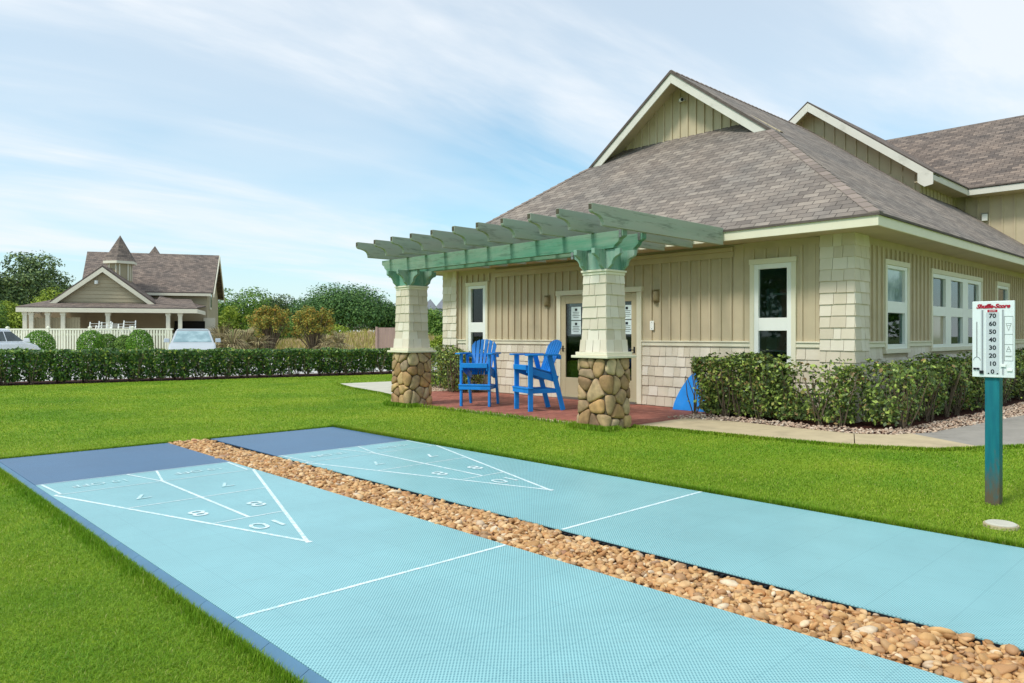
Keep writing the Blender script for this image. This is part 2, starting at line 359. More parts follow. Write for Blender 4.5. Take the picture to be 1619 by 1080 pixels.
# ------------------------------------------------------------------ tree / shrub makers
def tree(name, label, cat, base, h, w, leafmat, n=7000, leaf=.22, trunk_h=.35, group=None, seed=0, clumps=26, dome=False, depth=None, thr=.04, gap=.0):
    rng = np.random.default_rng(100 + seed); rnd = random.Random(seed)
    t = thing(name, base, label, cat, VIEW, group); depth = depth or w
    tb = h * trunk_h; cen = []
    for i in range(clumps):
        a = rng.uniform(0, 2 * math.pi); q = math.sqrt(rng.uniform(0, 1))
        if dome:
            zz = tb + (h - tb) * (.92 * math.sqrt(max(0, 1 - q * q * .97)) * rng.uniform(.45, 1)) - .06 * h
        else:
            zz = tb + (h - tb) * rng.uniform(.12, .86) * (1 - .35 * q * q)
        rr = rng.uniform(.13, .24) * min(w, 2 * h)
        qx = q * (1 - .3 * max(0, (zz - tb) / (h - tb) - .5) * 2) if not dome else q
        cen.append((math.cos(a) * qx * (w / 2 - rr * .6), math.sin(a) * qx * (depth / 2 - rr * .6), min(zz, h - rr * .55), rr))
    P = []; Nn = []; n = int(n * 1.7); tot = sum(c[3] ** 2 for c in cen)
    for c in cen:
        k = int(n * c[3] ** 2 / tot); p, d = blob_points(rng, k, c[:3], c[3], .75)
        keep = rng.uniform(size=k) > gap * (np.sin(p[:, 0] * 2.1) * np.sin(p[:, 2] * 2.7) > 0)
        P.append(p[keep]); Nn.append(d[keep])
    P = np.concatenate(P); Nn = unit(np.concatenate(Nn) + rng.normal(size=P.shape) * .55 + np.array([0, 0, .35])); P[:, 2] = np.maximum(P[:, 2], .05)
    npmesh('crown', leaf_quads(P, Nn, leaf, rng=rng), len(P), 4, leafmat, t, True)
    m = MB(); r0 = max(.06, h * thr)
    top = Vector((rnd.uniform(-.1, .1) * w, 0, tb + (h - tb) * .25))
    m.tube([(0, 0, -.1), (top.x * .3, .02, tb * .5), top], [r0, r0 * .8, r0 * .55])
    for c in cen[::3]:
        e = Vector(c[:3]); mid = top.lerp(e, .5) + Vector((0, 0, .05 * h)); m.tube([top, mid, e], [r0 * .4, r0 * .25, r0 * .1], 5)
    m.build('trunk', MT['bark'], t, True, True)
    return t
def stems(mb, base, spread, h, n, rnd, r=.012):
    for i in range(n):
        a = rnd.uniform(0, 6.28); e = Vector((base[0] + math.cos(a) * spread * rnd.uniform(.3, 1), base[1] + math.sin(a) * spread * rnd.uniform(.3, 1), base[2] + h * rnd.uniform(.7, 1)))
        b = Vector(base) + Vector((rnd.uniform(-.05, .05), rnd.uniform(-.05, .05), -.05))
        mid = b.lerp(e, .5) + Vector((rnd.uniform(-.06, .06), rnd.uniform(-.06, .06), rnd.uniform(-.02, .05)))
        mb.tube([b, mid, e], [r, r * .8, r * .5], 5)
def hedge(name, label, boxes, leafmat, n, leaf, rng_seed, density_fn=None, group=None, top_noise=.06, base=(0, 0, 0), stem_r=.012, stem_step=.5, tops=None):
    """boxes: list of (x0,x1,y0,y1,z0,z1); leaves spread through their outer volume"""
    rng = np.random.default_rng(rng_seed); rnd = random.Random(rng_seed); t = thing(name, base, label, 'hedge', 0, group)
    A = [(b[1] - b[0]) * (b[3] - b[2]) + ((b[1] - b[0]) + (b[3] - b[2])) * (b[5] - b[4]) * 2 for b in boxes]; P = []; Nn = []
    ms = MB()
    for b, ar in zip(boxes, A):
        k = int(n * ar / sum(A)); q = rng.uniform(0, 1, (k, 3)); ax = rng.uniform(size=k)
        L = np.array([b[1] - b[0], b[3] - b[2], b[5] - b[4]]); lo = np.array([b[0], b[2], b[4]])
        # push points towards the nearest outer face
        side = rng.integers(0, 5, k); wgt = np.array([L[1] * L[2], L[1] * L[2], L[0] * L[2], L[0] * L[2], L[0] * L[1] * 1.3]); side = rng.choice(5, k, p=wgt / wgt.sum())
        ins = rng.exponential(.07, k); p = lo + q * L; nn = np.zeros((k, 3))
        for sd, (axis, sg) in enumerate(((0, -1), (0, 1), (1, -1), (1, 1), (2, 1))):
            mk = side == sd; nn[mk, axis] = sg
            p[mk, axis] = (lo[axis] + ins[mk]) if sg < 0 else (lo[axis] + L[axis] - ins[mk])
        wob = (np.sin(p[:, 0] * 3.1 + 1) * np.sin(p[:, 1] * 2.7) + np.sin(p[:, 0] * 7.3 + p[:, 1] * 6.1) * .6 + np.sin(p[:, 2] * 9 + p[:, 0] * 5 - p[:, 1] * 4) * .6)
        p += nn * (wob * top_noise)[:, None]
        low = np.clip((p[:, 2] - b[4]) / max(L[2], .01), 0, 1)
        pull = (1 - low) ** 2 * .22   # undercut towards the ground
        for axis in (0, 1):
            mk = nn[:, axis] != 0; p[mk, axis] -= (nn[:, axis] * pull)[mk]
        keep = np.ones(k, bool)
        if density_fn is not None: keep = rng.uniform(size=k) < density_fn(p)
        P.append(p[keep]); Nn.append(nn[keep])
        x = b[0] + .2
        while x < b[1] - .05:
            y = b[2] + .2
            while y < b[3] - .05:
                stems(ms, (x + rnd.uniform(-.1, .1), y + rnd.uniform(-.1, .1), -.03), .34, b[5] * .95, 7, rnd, stem_r); y += stem_step
            x += stem_step
    P = np.concatenate(P); Nn = unit(np.concatenate(Nn) + rng.normal(size=P.shape) * .75 + np.array([0, 0, .3]))
    P[:, 2] = np.maximum(P[:, 2], .02)
    npmesh('foliage', leaf_quads(P, Nn, leaf, .6, rng), len(P), 4, leafmat, t)
    ms.build('stems', MT['stem'], t)
    return t

# ================================================================== SETTING
GZ = -.035
def sheet(name, poly, z, m, kind='structure'):
    b = MB(); b.face([(x, y, z) for x, y in poly]); o = b.build(name, m, fixn=False); tag(o, kind=kind); return o
m = MB(); m.face([(-700, -700, -.09), (700, -700, -.09), (700, 700, -.09), (-700, 700, -.09)])
tag(m.build('ground', MT['scrub'], fixn=False), kind='structure')
sheet('lawn', [(-60, -70), (70, -70), (70, 4), (16, 8), (16, 21.2), (12, 21.9), (3.5, 24.2), (-25, 30)], GZ, MT['lawn'])
sheet('parking_lot', [(-40, 30), (3.4, 24.25), (12, 21.95), (19, 20.6), (34, 26), (34, 60), (-40, 60)], -.045, MT['lot'])
sheet('pebble_bed', [(3.121, -3.2), (3.629, -3.2), (3.629, 9.3), (3.121, 9.3)], GZ + .006, MT['grit'])
PATIO = [(8.30, 6.45), (11.34, 6.45), (11.34, 13.75), (9.7, 13.5), (8.30, 12.2)]
sheet('patio', PATIO, -.012, MT['paver'])
PB = MB(); PB.box((8.2, 6.45, -.06), (8.298, 12.2, -.006)); tag(PB.build('patio_border', MT['concrete'], bevel=.008), kind='structure')
# footpath: from the patio corner along the shrub bed, then away along the side wall
PL = [(8.62, 6.44), (8.72, 5.6), (8.80, 4.6), (8.96, 3.48), (9.35, 2.72), (10.42, 2.08)]
PU = [(9.95, 6.44), (10.1, 5.6), (10.02, 4.6), (10.0, 3.89), (10.25, 3.5), (10.86, 3.23)]
def strip(name, A, B, z, m, z2=-.07):
    b = MB()
    for (a0, a1, b0, b1) in zip(A[:-1], A[1:], B[:-1], B[1:]):
        b.face([(*a0, z), (*a1, z), (*b1, z), (*b0, z)])
    for (a0, a1) in list(zip(A[:-1], A[1:])) + list(zip(B[:-1], B[1:])): b.face([(*a0, z2), (*a1, z2), (*a1, z), (*a0, z)])
    return tag(b.build(name, m), kind='structure')
J = lambda p, q, f: (p[0] + (q[0] - p[0]) * f, p[1] + (q[1] - p[1]) * f)
strip('path', PL[:4], PU[:4], -.004, MT['concrete'])
a0, b0 = J(PL[3], PL[4], .014), J(PU[3], PU[4], .02)
sheet('path_base', [(8.9, 3.9), (8.98, 3.46), (9.1, 3.3), (10.1, 3.7), (10.0, 4.1)], -.03, MT['mulch'])
strip('path', [a0] + PL[4:5] + [J(PL[4], PL[5], .5)], [b0] + PU[4:5] + [J(PU[4], PU[5], .5)], -.004, MT['concrete'])
DL = [J(PL[4], PL[5], .51), PL[5], (12, 1.3), (15, .2), (22, -1.8)]; DU = [J(PU[4], PU[5], .51), PU[5], (12.6, 3.05), (15.5, 2.8), (22, 2.6)]
strip('driveway', DL, DU, -.008, MT['asphalt'])
SP = [(9.12, 13.25), (9.42, 14.25), (9.8, 16.1), (10.3, 17.6)]; SQ = [(10.5, 13.66), (11.0, 15), (11.3, 16.2), (11.9, 17.4)]
strip('path', [(8.85, 12.72)] + SP, [(9.72, 13.52)] + SQ, -.01, MT['concrete2'])
# planting beds
sheet('planting_bed', [(9.97, 6.44), (11.33, 6.44), (11.33, 4.42), (24, 4.42), (24, 2.62), (15.5, 2.82), (12.6, 3.07), (10.88, 3.25), (10.27, 3.52), (10.02, 3.9), (10.04, 4.6), (10.12, 5.6)], -.02, MT['mulch'])
sheet('planting_bed', [(10.45, 13.64), (11.33, 13.75), (11.33, 14.2), (12.4, 14.2), (12.2, 16), (11.35, 16.2), (11.05, 15)], -.022, MT['mulch'])
sheet('mulch_bed', [(-12, 27.0), (3.55, 23.15), (8.4, 22.2), (14.5, 20.9), (16.5, 20.6), (16.5, 22.6), (14.5, 22.75), (8.4, 23.9), (3.5, 25.1), (-12, 28.6)], -.024, MT['mulch'])
# raised dune behind the parking lot
def dune_h(x, y):
    u = x * SA - y * CA; d = x * CA + y * SA
    return 1.05 * np.exp(-((u + 10.5) / 8.5) ** 2 - ((d - 62) / 9) ** 2) * (1 + .14 * np.sin(u * 1.3) + .1 * np.sin(d * .9 + u)) + .7 * np.exp(-((u + 22) / 12) ** 2 - ((d - 70) / 9) ** 2) - .09
g = MB(); nu, nd = 48, 30
us = np.linspace(-46, 12, nu); ds = np.linspace(44, 92, nd)
for u in us:
    for d in ds:
        x, y = d * CA + u * SA, d * SA - u * CA; g.v.append((x, y, float(dune_h(x, y)) - .005))
for i in range(nu - 1):
    for j in range(nd - 1): g.f.append([i * nd + j, (i + 1) * nd + j, (i + 1) * nd + j + 1, i * nd + j + 1])
tag(g.build('dune', MT['sand'], smooth=True), kind='structure')

# ================================================================== SHUFFLEBOARD COURTS
CT = .0
def text_faces(mb, s, size, frame, align='CENTER', shear=0, offset=0., spacing=1., xscale=1.):
    cu = bpy.data.curves.new('lettering', 'FONT'); cu.body = s; cu.size = size; cu.align_x = align; cu.align_y = 'CENTER'; cu.shear = shear; cu.offset = offset; cu.space_character = spacing; cu.resolution_u = 3
    o = bpy.data.objects.new('lettering', cu); COL.objects.link(o); dg = bpy.context.evaluated_depsgraph_get()
    me = bpy.data.meshes.new_from_object(o.evaluated_get(dg)); i = len(mb.v)
    mb.v += [tuple(frame @ Vector((v.co.x * xscale, v.co.y, 0))) for v in me.vertices]; mb.f += [[i + k for k in p.vertices] for p in me.polygons]
    bpy.data.objects.remove(o); bpy.data.curves.remove(cu); bpy.data.meshes.remove(me)
def frame(o, x, y):
    x = Vector(x).normalized(); y = Vector(y).normalized(); z = x.cross(y)
    return Matrix(((x.x, y.x, z.x, o[0]), (x.y, y.y, z.y, o[1]), (x.z, y.z, z.z, o[2]), (0, 0, 0, 1)))
def court(x0, x1, label, teeth):
    t = thing('shuffleboard_court', (x0, 4, GZ), label, 'court', 0, 'shuffleboard courts side by side')
    yb, y1, y0 = 7.44, 9.26, -3.2
    b = MB(); b.box((x0, y0, -.05), (x1, yb, CT)); b.build('playing_surface', MT['court'], t)
    b = MB(); b.box((x0, yb + .001, -.05), (x1, y1, CT)); b.build('standing_area', MT['courtdark'], t)
    L = MB(); z = CT + .0012
    lz = [0.]
    def ln(p, q, w):
        lz[0] += .0001; p = Vector((*p, z + lz[0])); q = Vector((*q, z + lz[0])); d = (q - p).normalized(); n = Vector((-d.y, d.x, 0)) * w / 2
        L.face([p - n, q - n, q + n, p + n])
    xm = (x0 + x1) / 2; hw = (x1 - x0) / 2 - .02; yt, yB = 4.2, 6.86
    at_ = lambda y: hw * (y - yt) / (yB - yt)
    ln((x0 + .004, 3.31), (x1 - .004, 3.31), .025)
    ln((xm - hw, yB), (xm + .012, yt), .027); ln((xm + hw, yB), (xm - .012, yt), .027)
    for y in (5.08, 5.97): ln((xm - at_(y), y), (xm + at_(y), y), .015)
    ln((xm - hw, yB), (xm + hw, yB), .013); ln((xm, 5.08), (xm, yB), .026)
    ln((xm, yB), (xm - .13, yb - .02), .02); ln((xm, yB), (xm + .13, yb - .02), .02)
    ln((xm - hw + .05, yB + .02), (xm - hw + .02, yb - .02), .02); ln((xm + hw - .05, yB + .02), (xm + hw - .02, yb - .02), .02)
    ln((x0 + .004, yb - .012), (x1 - .004, yb - .012), .012)
    L.build('court_lines', MT['line'], t, fixn=False)
    for s, x, y, sz in (('10', xm + .01, 4.80, .25), ('8', xm - .22, 5.45, .25), ('8', xm + .22, 5.45, .25), ('7', xm - .34, 6.33, .24), ('7', xm + .34, 6.33, .24), ('10 OFF', xm - .42, 7.14, .16), ('10 OFF', xm + .42, 7.14, .16)):
        T = MB(); text_faces(T, s, sz, frame((x, y, z + .0022), (-1, 0, 0), (0, -1, 0)), offset=.001, xscale=1.1 if len(s) < 3 else .95)
        T.build('court_number', MT['line' if s in ('10', '8') else 'faded'], t, fixn=False)
    if teeth:
        e = MB(); e.box((x0 - .012, y0, -.05), (x0 - .001, y1, CT - .006)); y = y0
        while y < y1:
            e.box((x0 - .04, y, -.045), (x0 - .012, y + .016, CT - .010)); y += .036
        e.build('connector_edge', MT['black'], t)
    else:
        e = MB(); y = y0
        while y < y1 - .01:       # sloping ramp pieces, one per tile
            q = min(y + .342, y1) - .003
            e.hexa([(x0 - .055, y, -.05), (x0 - .002, y, -.05), (x0 - .002, q, -.05), (x0 - .055, q, -.05), (x0 - .055, y, CT - .028), (x0 - .002, y, CT - .002), (x0 - .002, q, CT - .002), (x0 - .055, q, CT - .028)]); y += .342
        e.build('ramp_edging', MT['edging'], t)
    return t
court(1.41, 3.12, 'near blue shuffleboard court with a sloping blue edge against the front lawn', False)
court(3.63, 5.35, 'farther blue shuffleboard court between the pebble strip and the clubhouse lawn, black toothed edge', True)

# ---- pebbles between the courts
def ico(sub):
    bm = bmesh.new(); bmesh.ops.create_icosphere(bm, subdivisions=sub, radius=1); bm.verts.index_update()
    V = np.array([v.co[:] for v in bm.verts]); Fc = np.array([[v.index for v in f.verts] for f in bm.faces]); bm.free(); return V, Fc
IV, IF = ico(2); IV1, IF1 = ico(1)
def rotm(rng, n, tilt=.35):
    a = rng.uniform(0, 2 * math.pi, n); b = rng.normal(0, tilt, n); c = rng.normal(0, tilt, n)
    ca, sa, cb, sb, cc, sc = np.cos(a), np.sin(a), np.cos(b), np.sin(b), np.cos(c), np.sin(c); Z = np.zeros(n); O = np.ones(n)
    A = np.array([[ca, -sa, Z], [sa, ca, Z], [Z, Z, O]]).transpose(2, 0, 1); B = np.array([[O, Z, Z], [Z, cb, -sb], [Z, sb, cb]]).transpose(2, 0, 1); Cm = np.array([[cc, Z, sc], [Z, O, Z], [-sc, Z, cc]]).transpose(2, 0, 1)
    return A @ B @ Cm
def lumpy(V, rng): return V * (1 + .16 * np.sin(V @ rng.normal(size=3) * 2.2 + rng.uniform(0, 6)) + .1 * np.sin(V @ rng.normal(size=3) * 3.1))[:, None]
def stones(name, P, Sz, rng, mat, base=(IV, IF)):
    n = len(P); V0, F0 = base; Rm = rotm(rng, n); sc = Sz[:, None] * np.stack([rng.uniform(.85, 1.45, n), rng.uniform(.75, 1.05, n), rng.uniform(.38, .68, n)], 1)
    var = [lumpy(V0, rng) for _ in range(8)]; pick = rng.integers(0, 8, n); base_v = np.stack(var)[pick]
    V = np.einsum('nij,nvj->nvi', Rm, base_v * sc[:, None, :]) + P[:, None, :]
    Fc = F0[None] + (np.arange(n) * len(V0))[:, None, None]
    return npmesh_f(name, V.reshape(-1, 3), Fc.reshape(-1, 3), mat)
rg = np.random.default_rng(5); npb = 12000
px_ = rg.uniform(3.135, 3.60, npb); py_ = rg.uniform(-.6, 9.32, npb)
sz_ = np.clip(rg.lognormal(math.log(.0165), .34, npb), .010, .042)
pz_ = np.where(rg.uniform(size=npb) < .55, rg.uniform(-.035, -.02, npb), rg.uniform(-.022, -.004, npb)) + .006 * np.sin(py_ * 2.1)
dd = px_ * CA + py_ * SA; uu = px_ * SA - py_ * CA
inv = (dd > 1) & (np.abs(uu / np.maximum(dd, .1)) * F < 815) & (EYE * F / np.maximum(dd, .1) < 552) & (pz_ > -.022)
order = np.argsort(np.where(inv, dd, 1e9))[:300]; mask = np.zeros(npb, bool); mask[order] = True
P = np.stack([px_, py_, pz_], 1)
tag(stones('pebbles', P[~mask], sz_[~mask], rg, MT['pebble']), kind='stuff', label='tan river pebbles filling the strip between the two shuffleboard courts')
vm = []
for i in range(10):
    me = bpy.data.meshes.new('river_stone'); V = lumpy(IV, rg) * np.array([rg.uniform(.9, 1.45), rg.uniform(.78, 1.05), rg.uniform(.4, .66)])
    me.from_pydata(V.tolist(), [], IF.tolist()); me.polygons.foreach_set('use_smooth', [True] * len(IF)); me.materials.append(MT['pebble']); vm.append(me)
for i in order:
    o = bpy.data.objects.new('river_stone', vm[int(rg.integers(10))]); COL.objects.link(o); o.location = P[i].tolist(); s = float(sz_[i]); o.scale = (s, s, s)
    o.rotation_euler = (rg.normal(0, .3), rg.normal(0, .3), rg.uniform(0, 6.28))
    tag(o, 'rounded tan river stone in the nearest stretch of the pebble strip', 'stone', 'river stones in the near end of the pebble strip')
# ---- gravel round the shrubs
def inpoly(poly, x, y):
    r = np.zeros(len(x), bool); n = len(poly)
    for i in range(n):
        (x0, y0), (x1, y1) = poly[i], poly[(i + 1) % n]
        c = ((y0 > y) != (y1 > y)); r ^= c & (x < (x1 - x0) * (y - y0) / ((y1 - y0) or 1e-9) + x0)
    return r
def gravel(polys, n, sz, seed, label):
    rng = np.random.default_rng(seed); out = []
    for poly in polys:
        xs = [p[0] for p in poly]; ys = [p[1] for p in poly]; x = rng.uniform(min(xs), max(xs), n); y = rng.uniform(min(ys), max(ys), n); k = inpoly(poly, x, y)
        out.append(np.stack([x[k], y[k], rng.uniform(-.022, .004, k.sum())], 1))
    P = np.concatenate(out); tag(stones('gravel', P, rng.uniform(sz * .6, sz * 1.4, len(P)), rng, MT['gravel'], (IV1, IF1)), kind='stuff', label=label)
gravel([[(9.8, 6.7), (10.7, 6.7), (10.62, 4.6), (10.66, 3.9), (11.2, 3.62), (15, 3.45), (19, 3.4), (19, 2.66), (15.5, 2.78), (12.6, 3.03), (10.86, 3.21), (10.25, 3.48), (10.0, 3.87), (10.02, 4.6), (10.1, 5.6)]], 16000, .02, 8, 'pinkish gravel edging the shrub bed beside the footpath')
gravel([[(10.42, 13.6), (11.33, 13.4), (11.3, 13.75), (11.33, 14.2), (11.6, 14.4), (11.5, 16), (11.3, 16), (11.0, 15)]], 5000, .022, 9, 'pinkish gravel at the far end of the patio')

# ================================================================== GRASS BLADES
def lawn_mask(x, y):
    k = ~((x > 1.352) & (x < 5.37) & (y > -3.3) & (y < 9.29))
    front = np.interp(x, [-12, 3.55, 8.4, 14.5, 16.5], [27.0, 23.1, 22.15, 20.85, 20.55]); k &= y < front
    pl = PL + [(12, 1.3), (15, .2)]
    xs = np.interp(y, [p[1] for p in pl][::-1], [p[0] for p in pl][::-1])
    wob = .03 * np.sin(y * 5.1) + .02 * np.sin(y * 13 + 1)
    k &= ~((y < 6.46) & (x > xs - .02 + wob))
    k &= ~((y >= 6.46) & (y < 12.2) & (x > 8.19 + wob))
    xl = np.interp(y, [12.2, 12.72, 13.25, 14.25, 16.1, 17.6], [8.2, 8.85, 9.12, 9.42, 9.8, 10.3])
    xr = np.interp(y, [13.2, 14.2, 15, 16.2, 17.4], [20, 12.4, 12.3, 11.4, 11.9])
    k &= ~((y >= 12.2) & (y < 17.5) & (x > xl + wob) & (x < xr))
    return k
def grass(n, seed):
    rng = np.random.default_rng(seed); r = np.exp(rng.uniform(math.log(1.6), math.log(27), n)); a = rng.uniform(-R(56), R(56), n) + ANG
    x, y = r * np.cos(a), r * np.sin(a); k = lawn_mask(x, y); x, y, r = x[k], y[k], r[k]; n = len(x)
    patch = .5 + .5 * np.sin(x * 1.7 + np.sin(y * 1.3) * 1.5) * np.sin(y * 1.9 + 1)
    sc = np.maximum(1, r / 4.2)
    h = rng.uniform(.013, .027, n) * (1 + .3 * patch) * np.minimum(sc, 1.15); w = .0028 * sc
    d = rng.uniform(0, 2 * math.pi, n); lean = rng.uniform(.45, 1.3, n); t = np.stack([np.cos(d), np.sin(d), np.zeros(n)], 1); b = np.stack([-np.sin(d), np.cos(d), np.zeros(n)], 1)
    B = np.stack([x, y, np.full(n, GZ - .003)], 1); up = np.array([0, 0, 1.])
    M_ = B + (up * .6 + t * (lean * .25)[:, None]) * h[:, None]; T = B + (up * (1 - .25 * lean)[:, None] + t * (lean * .85)[:, None]) * h[:, None]
    V = np.stack([B, M_ + b * (w / 2)[:, None], T, M_ - b * (w / 2)[:, None]], 1).reshape(-1, 3)
    o = npmesh('grass', V, n, 4, LF['grass']); tag(o, 'short mown green grass of the lawn', kind='stuff'); return o
grass(1600000, 21)
# taller blades lapping over the court edges
def edge_grass():
    rng = np.random.default_rng(31); X = []; Y = []
    for (x0, y0, x1, y1, n) in ((5.385, -2, 5.385, 9.3, 42000), (1.33, 9.30, 3.2, 9.30, 7000), (3.6, 9.31, 5.4, 9.31, 6000), (1.335, -1, 1.335, 9.3, 26000)):
        f = rng.uniform(size=n) ** 1.0; X.append(x0 + (x1 - x0) * f + (rng.exponential(.02, n) * (1 if x0 > 3 else -1) if x0 == x1 else 0)); Y.append(y0 + (y1 - y0) * f + (rng.exponential(.02, n) if y0 == y1 else 0))
    for A_ in (PL, [(8.19, 6.44), (8.19, 12.2)], [(8.85, 12.72)] + SP):
        for p, q in zip(A_[:-1], A_[1:]):
            f = rng.uniform(size=1600); X.append(p[0] + (q[0] - p[0]) * f - rng.exponential(.02, 1600)); Y.append(p[1] + (q[1] - p[1]) * f)
    for cy_ in (6.735, 11.42):
        a = rng.uniform(0, 6.283, 9000); k = np.maximum(np.abs(np.cos(a)), np.abs(np.sin(a))); q = (.305 + rng.exponential(.03, 9000)) / k; px, py = 8.285 + q * np.cos(a), cy_ + q * np.sin(a); m_ = px < 8.19; X.append(px[m_]); Y.append(py[m_])
    x = np.concatenate(X); y = np.concatenate(Y); n = len(x); r = np.hypot(x, y); h = rng.uniform(.028, .06, n) * np.where((x > 5.36) & (x < 6), 1.35, 1) * np.where((x > 7.8) & (x < 8.2) & (y > 6.3), 1.5, 1); w = .0036 * np.maximum(1, r / 4)
    d = rng.uniform(0, 6.283, n); lean = rng.uniform(.1, .7, n); t = np.stack([np.cos(d), np.sin(d), np.zeros(n)], 1); b = np.stack([-np.sin(d), np.cos(d), np.zeros(n)], 1); up = np.array([0, 0, 1.])
    B = np.stack([x, y, np.full(n, GZ - .003)], 1); M_ = B + (up * .6 + t * (lean * .2)[:, None]) * h[:, None]; T = B + (up + t * (lean * .8)[:, None]) * h[:, None]
    V = np.stack([B, M_ + b * (w / 2)[:, None], T, M_ - b * (w / 2)[:, None]], 1).reshape(-1, 3)
    tag(npmesh('edge_grass', V, n, 4, LF['grass']), 'longer grass along the edges of courts and paths', kind='stuff')
edge_grass()
def dune_grass():
    rng = np.random.default_rng(41); n = 60000; u = rng.uniform(-44, 6, n); d = rng.uniform(46, 84, n); x, y = d * CA + u * SA, d * SA - u * CA
    B = np.stack([x, y, dune_h(x, y) - .05], 1); h = rng.uniform(.3, .75, n); a = rng.uniform(0, 6.28, n); l = rng.uniform(0, .6, n); t = np.stack([np.cos(a), np.sin(a), 0 * a], 1); b = np.stack([-np.sin(a), np.cos(a), 0 * a], 1); up = np.array([0, 0, 1.])
    w = .035; M_ = B + (up * .6 + t * (l * .3)[:, None]) * h[:, None]; T = B + (up + t * l[:, None]) * h[:, None]
    tag(npmesh('dune_grass', np.stack([B, M_ + b * w, T, M_ - b * w], 1).reshape(-1, 3), n, 4, LF['dune']), 'dry straw coloured dune grass', kind='stuff')
dune_grass()

# ================================================================== CLUBHOUSE
XF, YR, YL, ZE = 11.34, 4.43, 14.2, 2.84
club = thing('clubhouse', (XF, YR, 0), 'long tan clubhouse of board siding and cream shingles with brown gabled roof, behind the pergola', 'building')
Z3 = Vector((0, 0, 1))
FRONT = (Vector((XF, 0, 0)), Vector((0, 1, 0)), Vector((-1, 0, 0)))
SIDE = (Vector((0, YR, 0)), Vector((1, 0, 0)), Vector((0, -1, 0)))
def pt(W, u, z, n): return W[0] + W[1] * u + Z3 * z + W[2] * n
def slab(mb, W, u0, u1, z0, z1, n0, n1):
    mb.hexa([pt(W, u0, z0, n0), pt(W, u1, z0, n0), pt(W, u1, z0, n1), pt(W, u0, z0, n1), pt(W, u0, z1, n0), pt(W, u1, z1, n0), pt(W, u1, z1, n1), pt(W, u0, z1, n1)])
def battens(mb, W, u0, u1, z0, z1, step, opens=(), w=.042, t=.03, zt=None, zb=None):
    u = u0 + step * .5
    while u < u1 - w:
        a = zb(u) if zb else z0; b = zt(u) if zt else z1; segs = [(a, b)]
        for (ou0, ou1, oz0, oz1) in opens:
            if ou0 - w < u < ou1 + w:
                segs = [q for (p0, p1) in segs for q in ((p0, min(p1, oz0)), (max(p0, oz1), p1)) if q[1] - q[0] > .02]
        for a, b in segs:
            if b - a > .02: slab(mb, W, u - w / 2, u + w / 2, a, b, 0, t)
        u += step
def wall(W, u0, u1, z0, z1, th, opens, mb, pad=.02):
    u = u0
    for (a, b_, c, d) in sorted(opens):
        a, b_, c, d = a + pad, b_ - pad, c + pad, d - pad
        slab(mb, W, u, a, z0, z1, -th, 0)
        if c > z0 + .01: slab(mb, W, a, b_, z0, c, -th, 0)
        slab(mb, W, a, b_, d, z1, -th, 0); u = b_
    slab(mb, W, u, u1, z0, z1, -th, 0)
def shingles(mb, W, u0, u1, z0, z1, rows, rng, n=0., opens=(), wmin=.11, wmax=.25, flare=None):
    rh = (z1 - z0) / rows
    for r in range(rows):
        a, b = z0 + r * rh, z0 + (r + 1) * rh + .012; u = u0
        while u < u1 - .002:
            q = u + rng.uniform(wmin, wmax)
            if u1 - q < wmin * .8: q = u1
            skip = any(ou0 < (u + q) / 2 < ou1 and oz0 < (a + b) / 2 < oz1 for ou0, ou1, oz0, oz1 in opens)
            if not skip:
                th = .023 + rng.uniform(-.003, .004); dz = rng.uniform(-.004, .004) + .0004; e = .003
                f0 = flare(a) if flare else 0; f1 = flare(b) if flare else 0
                ua, ub = u + e, q - e
                mb.hexa([pt(W, ua, a + dz, n + f0), pt(W, ub, a + dz, n + f0), pt(W, ub, a + dz, n + th + f0), pt(W, ua, a + dz, n + th + f0),
                         pt(W, ua, b, n + f1), pt(W, ub, b, n + f1), pt(W, ub, b, n + .005 + f1), pt(W, ua, b, n + .005 + f1)])
            u = q
rnd = random.Random(3)
WR = (5.29, 6.08, .72, 2.555); WL = (12.62, 13.39, .72, 2.545); DO = (8.28, 10.45, 0, 2.22)
W1 = (12.58, 13.69, 1.0, 2.54); W2 = (14.86, 18.21, 1.0, 2.53); W3 = (19.39, 20.51, 1.0, 2.52)
FO = [WR, WL, DO]; SO = [W1, W2, W3]
b = MB(); wall(FRONT, YR, YL, -.05, ZE, .16, FO, b); battens(b, FRONT, 4.9, 13.72, 1.2, 2.72, .205, FO)
slab(b, FRONT, 4.92, 5.1, 1.2, ZE - .01, .0005, .02); slab(b, FRONT, 6.2, 6.38, 1.2, ZE - .01, .0005, .024); slab(b, FRONT, 12.36, 12.52, 1.2, ZE - .01, .0005, .024)
b.build('board_wall', MT['tan'], club)
b = MB(); wall(SIDE, XF + .161, 24.19, -.05, ZE, .16, SO, b); battens(b, SIDE, 11.8, 24.1, 1.2, 2.72, .205, SO); b.build('board_wall', MT['tan'], club)
b = MB(); b.box((XF + .161, YL - .16, -.05), (24.2, YL, ZE)); b.build('board_wall', MT['tan'], club)
for ua, ub, za, zb, rw in ((4.91, WR[0] + .01, 0, 1.1, 6), (WR[0] + .011, WR[1] - .011, 0, .73, 4), (WR[1] - .01, DO[0] + .01, 0, 1.1, 6), (DO[1] - .01, WL[0] + .01, 0, 1.1, 6), (WL[0] + .011, WL[1] - .011, 0, .73, 4), (WL[1] - .01, 13.72, 0, 1.1, 6)):
    b = MB(); shingles(b, FRONT, ua, ub, za, zb, rw, rnd, .002); b.build('shingle_skirt', MT['shingle'], club)
b = MB(); shingles(b, SIDE, 11.82, 24.1, 0, 1.1, 6, rnd, .002, SO); b.build('shingle_skirt', MT['shingle'], club)
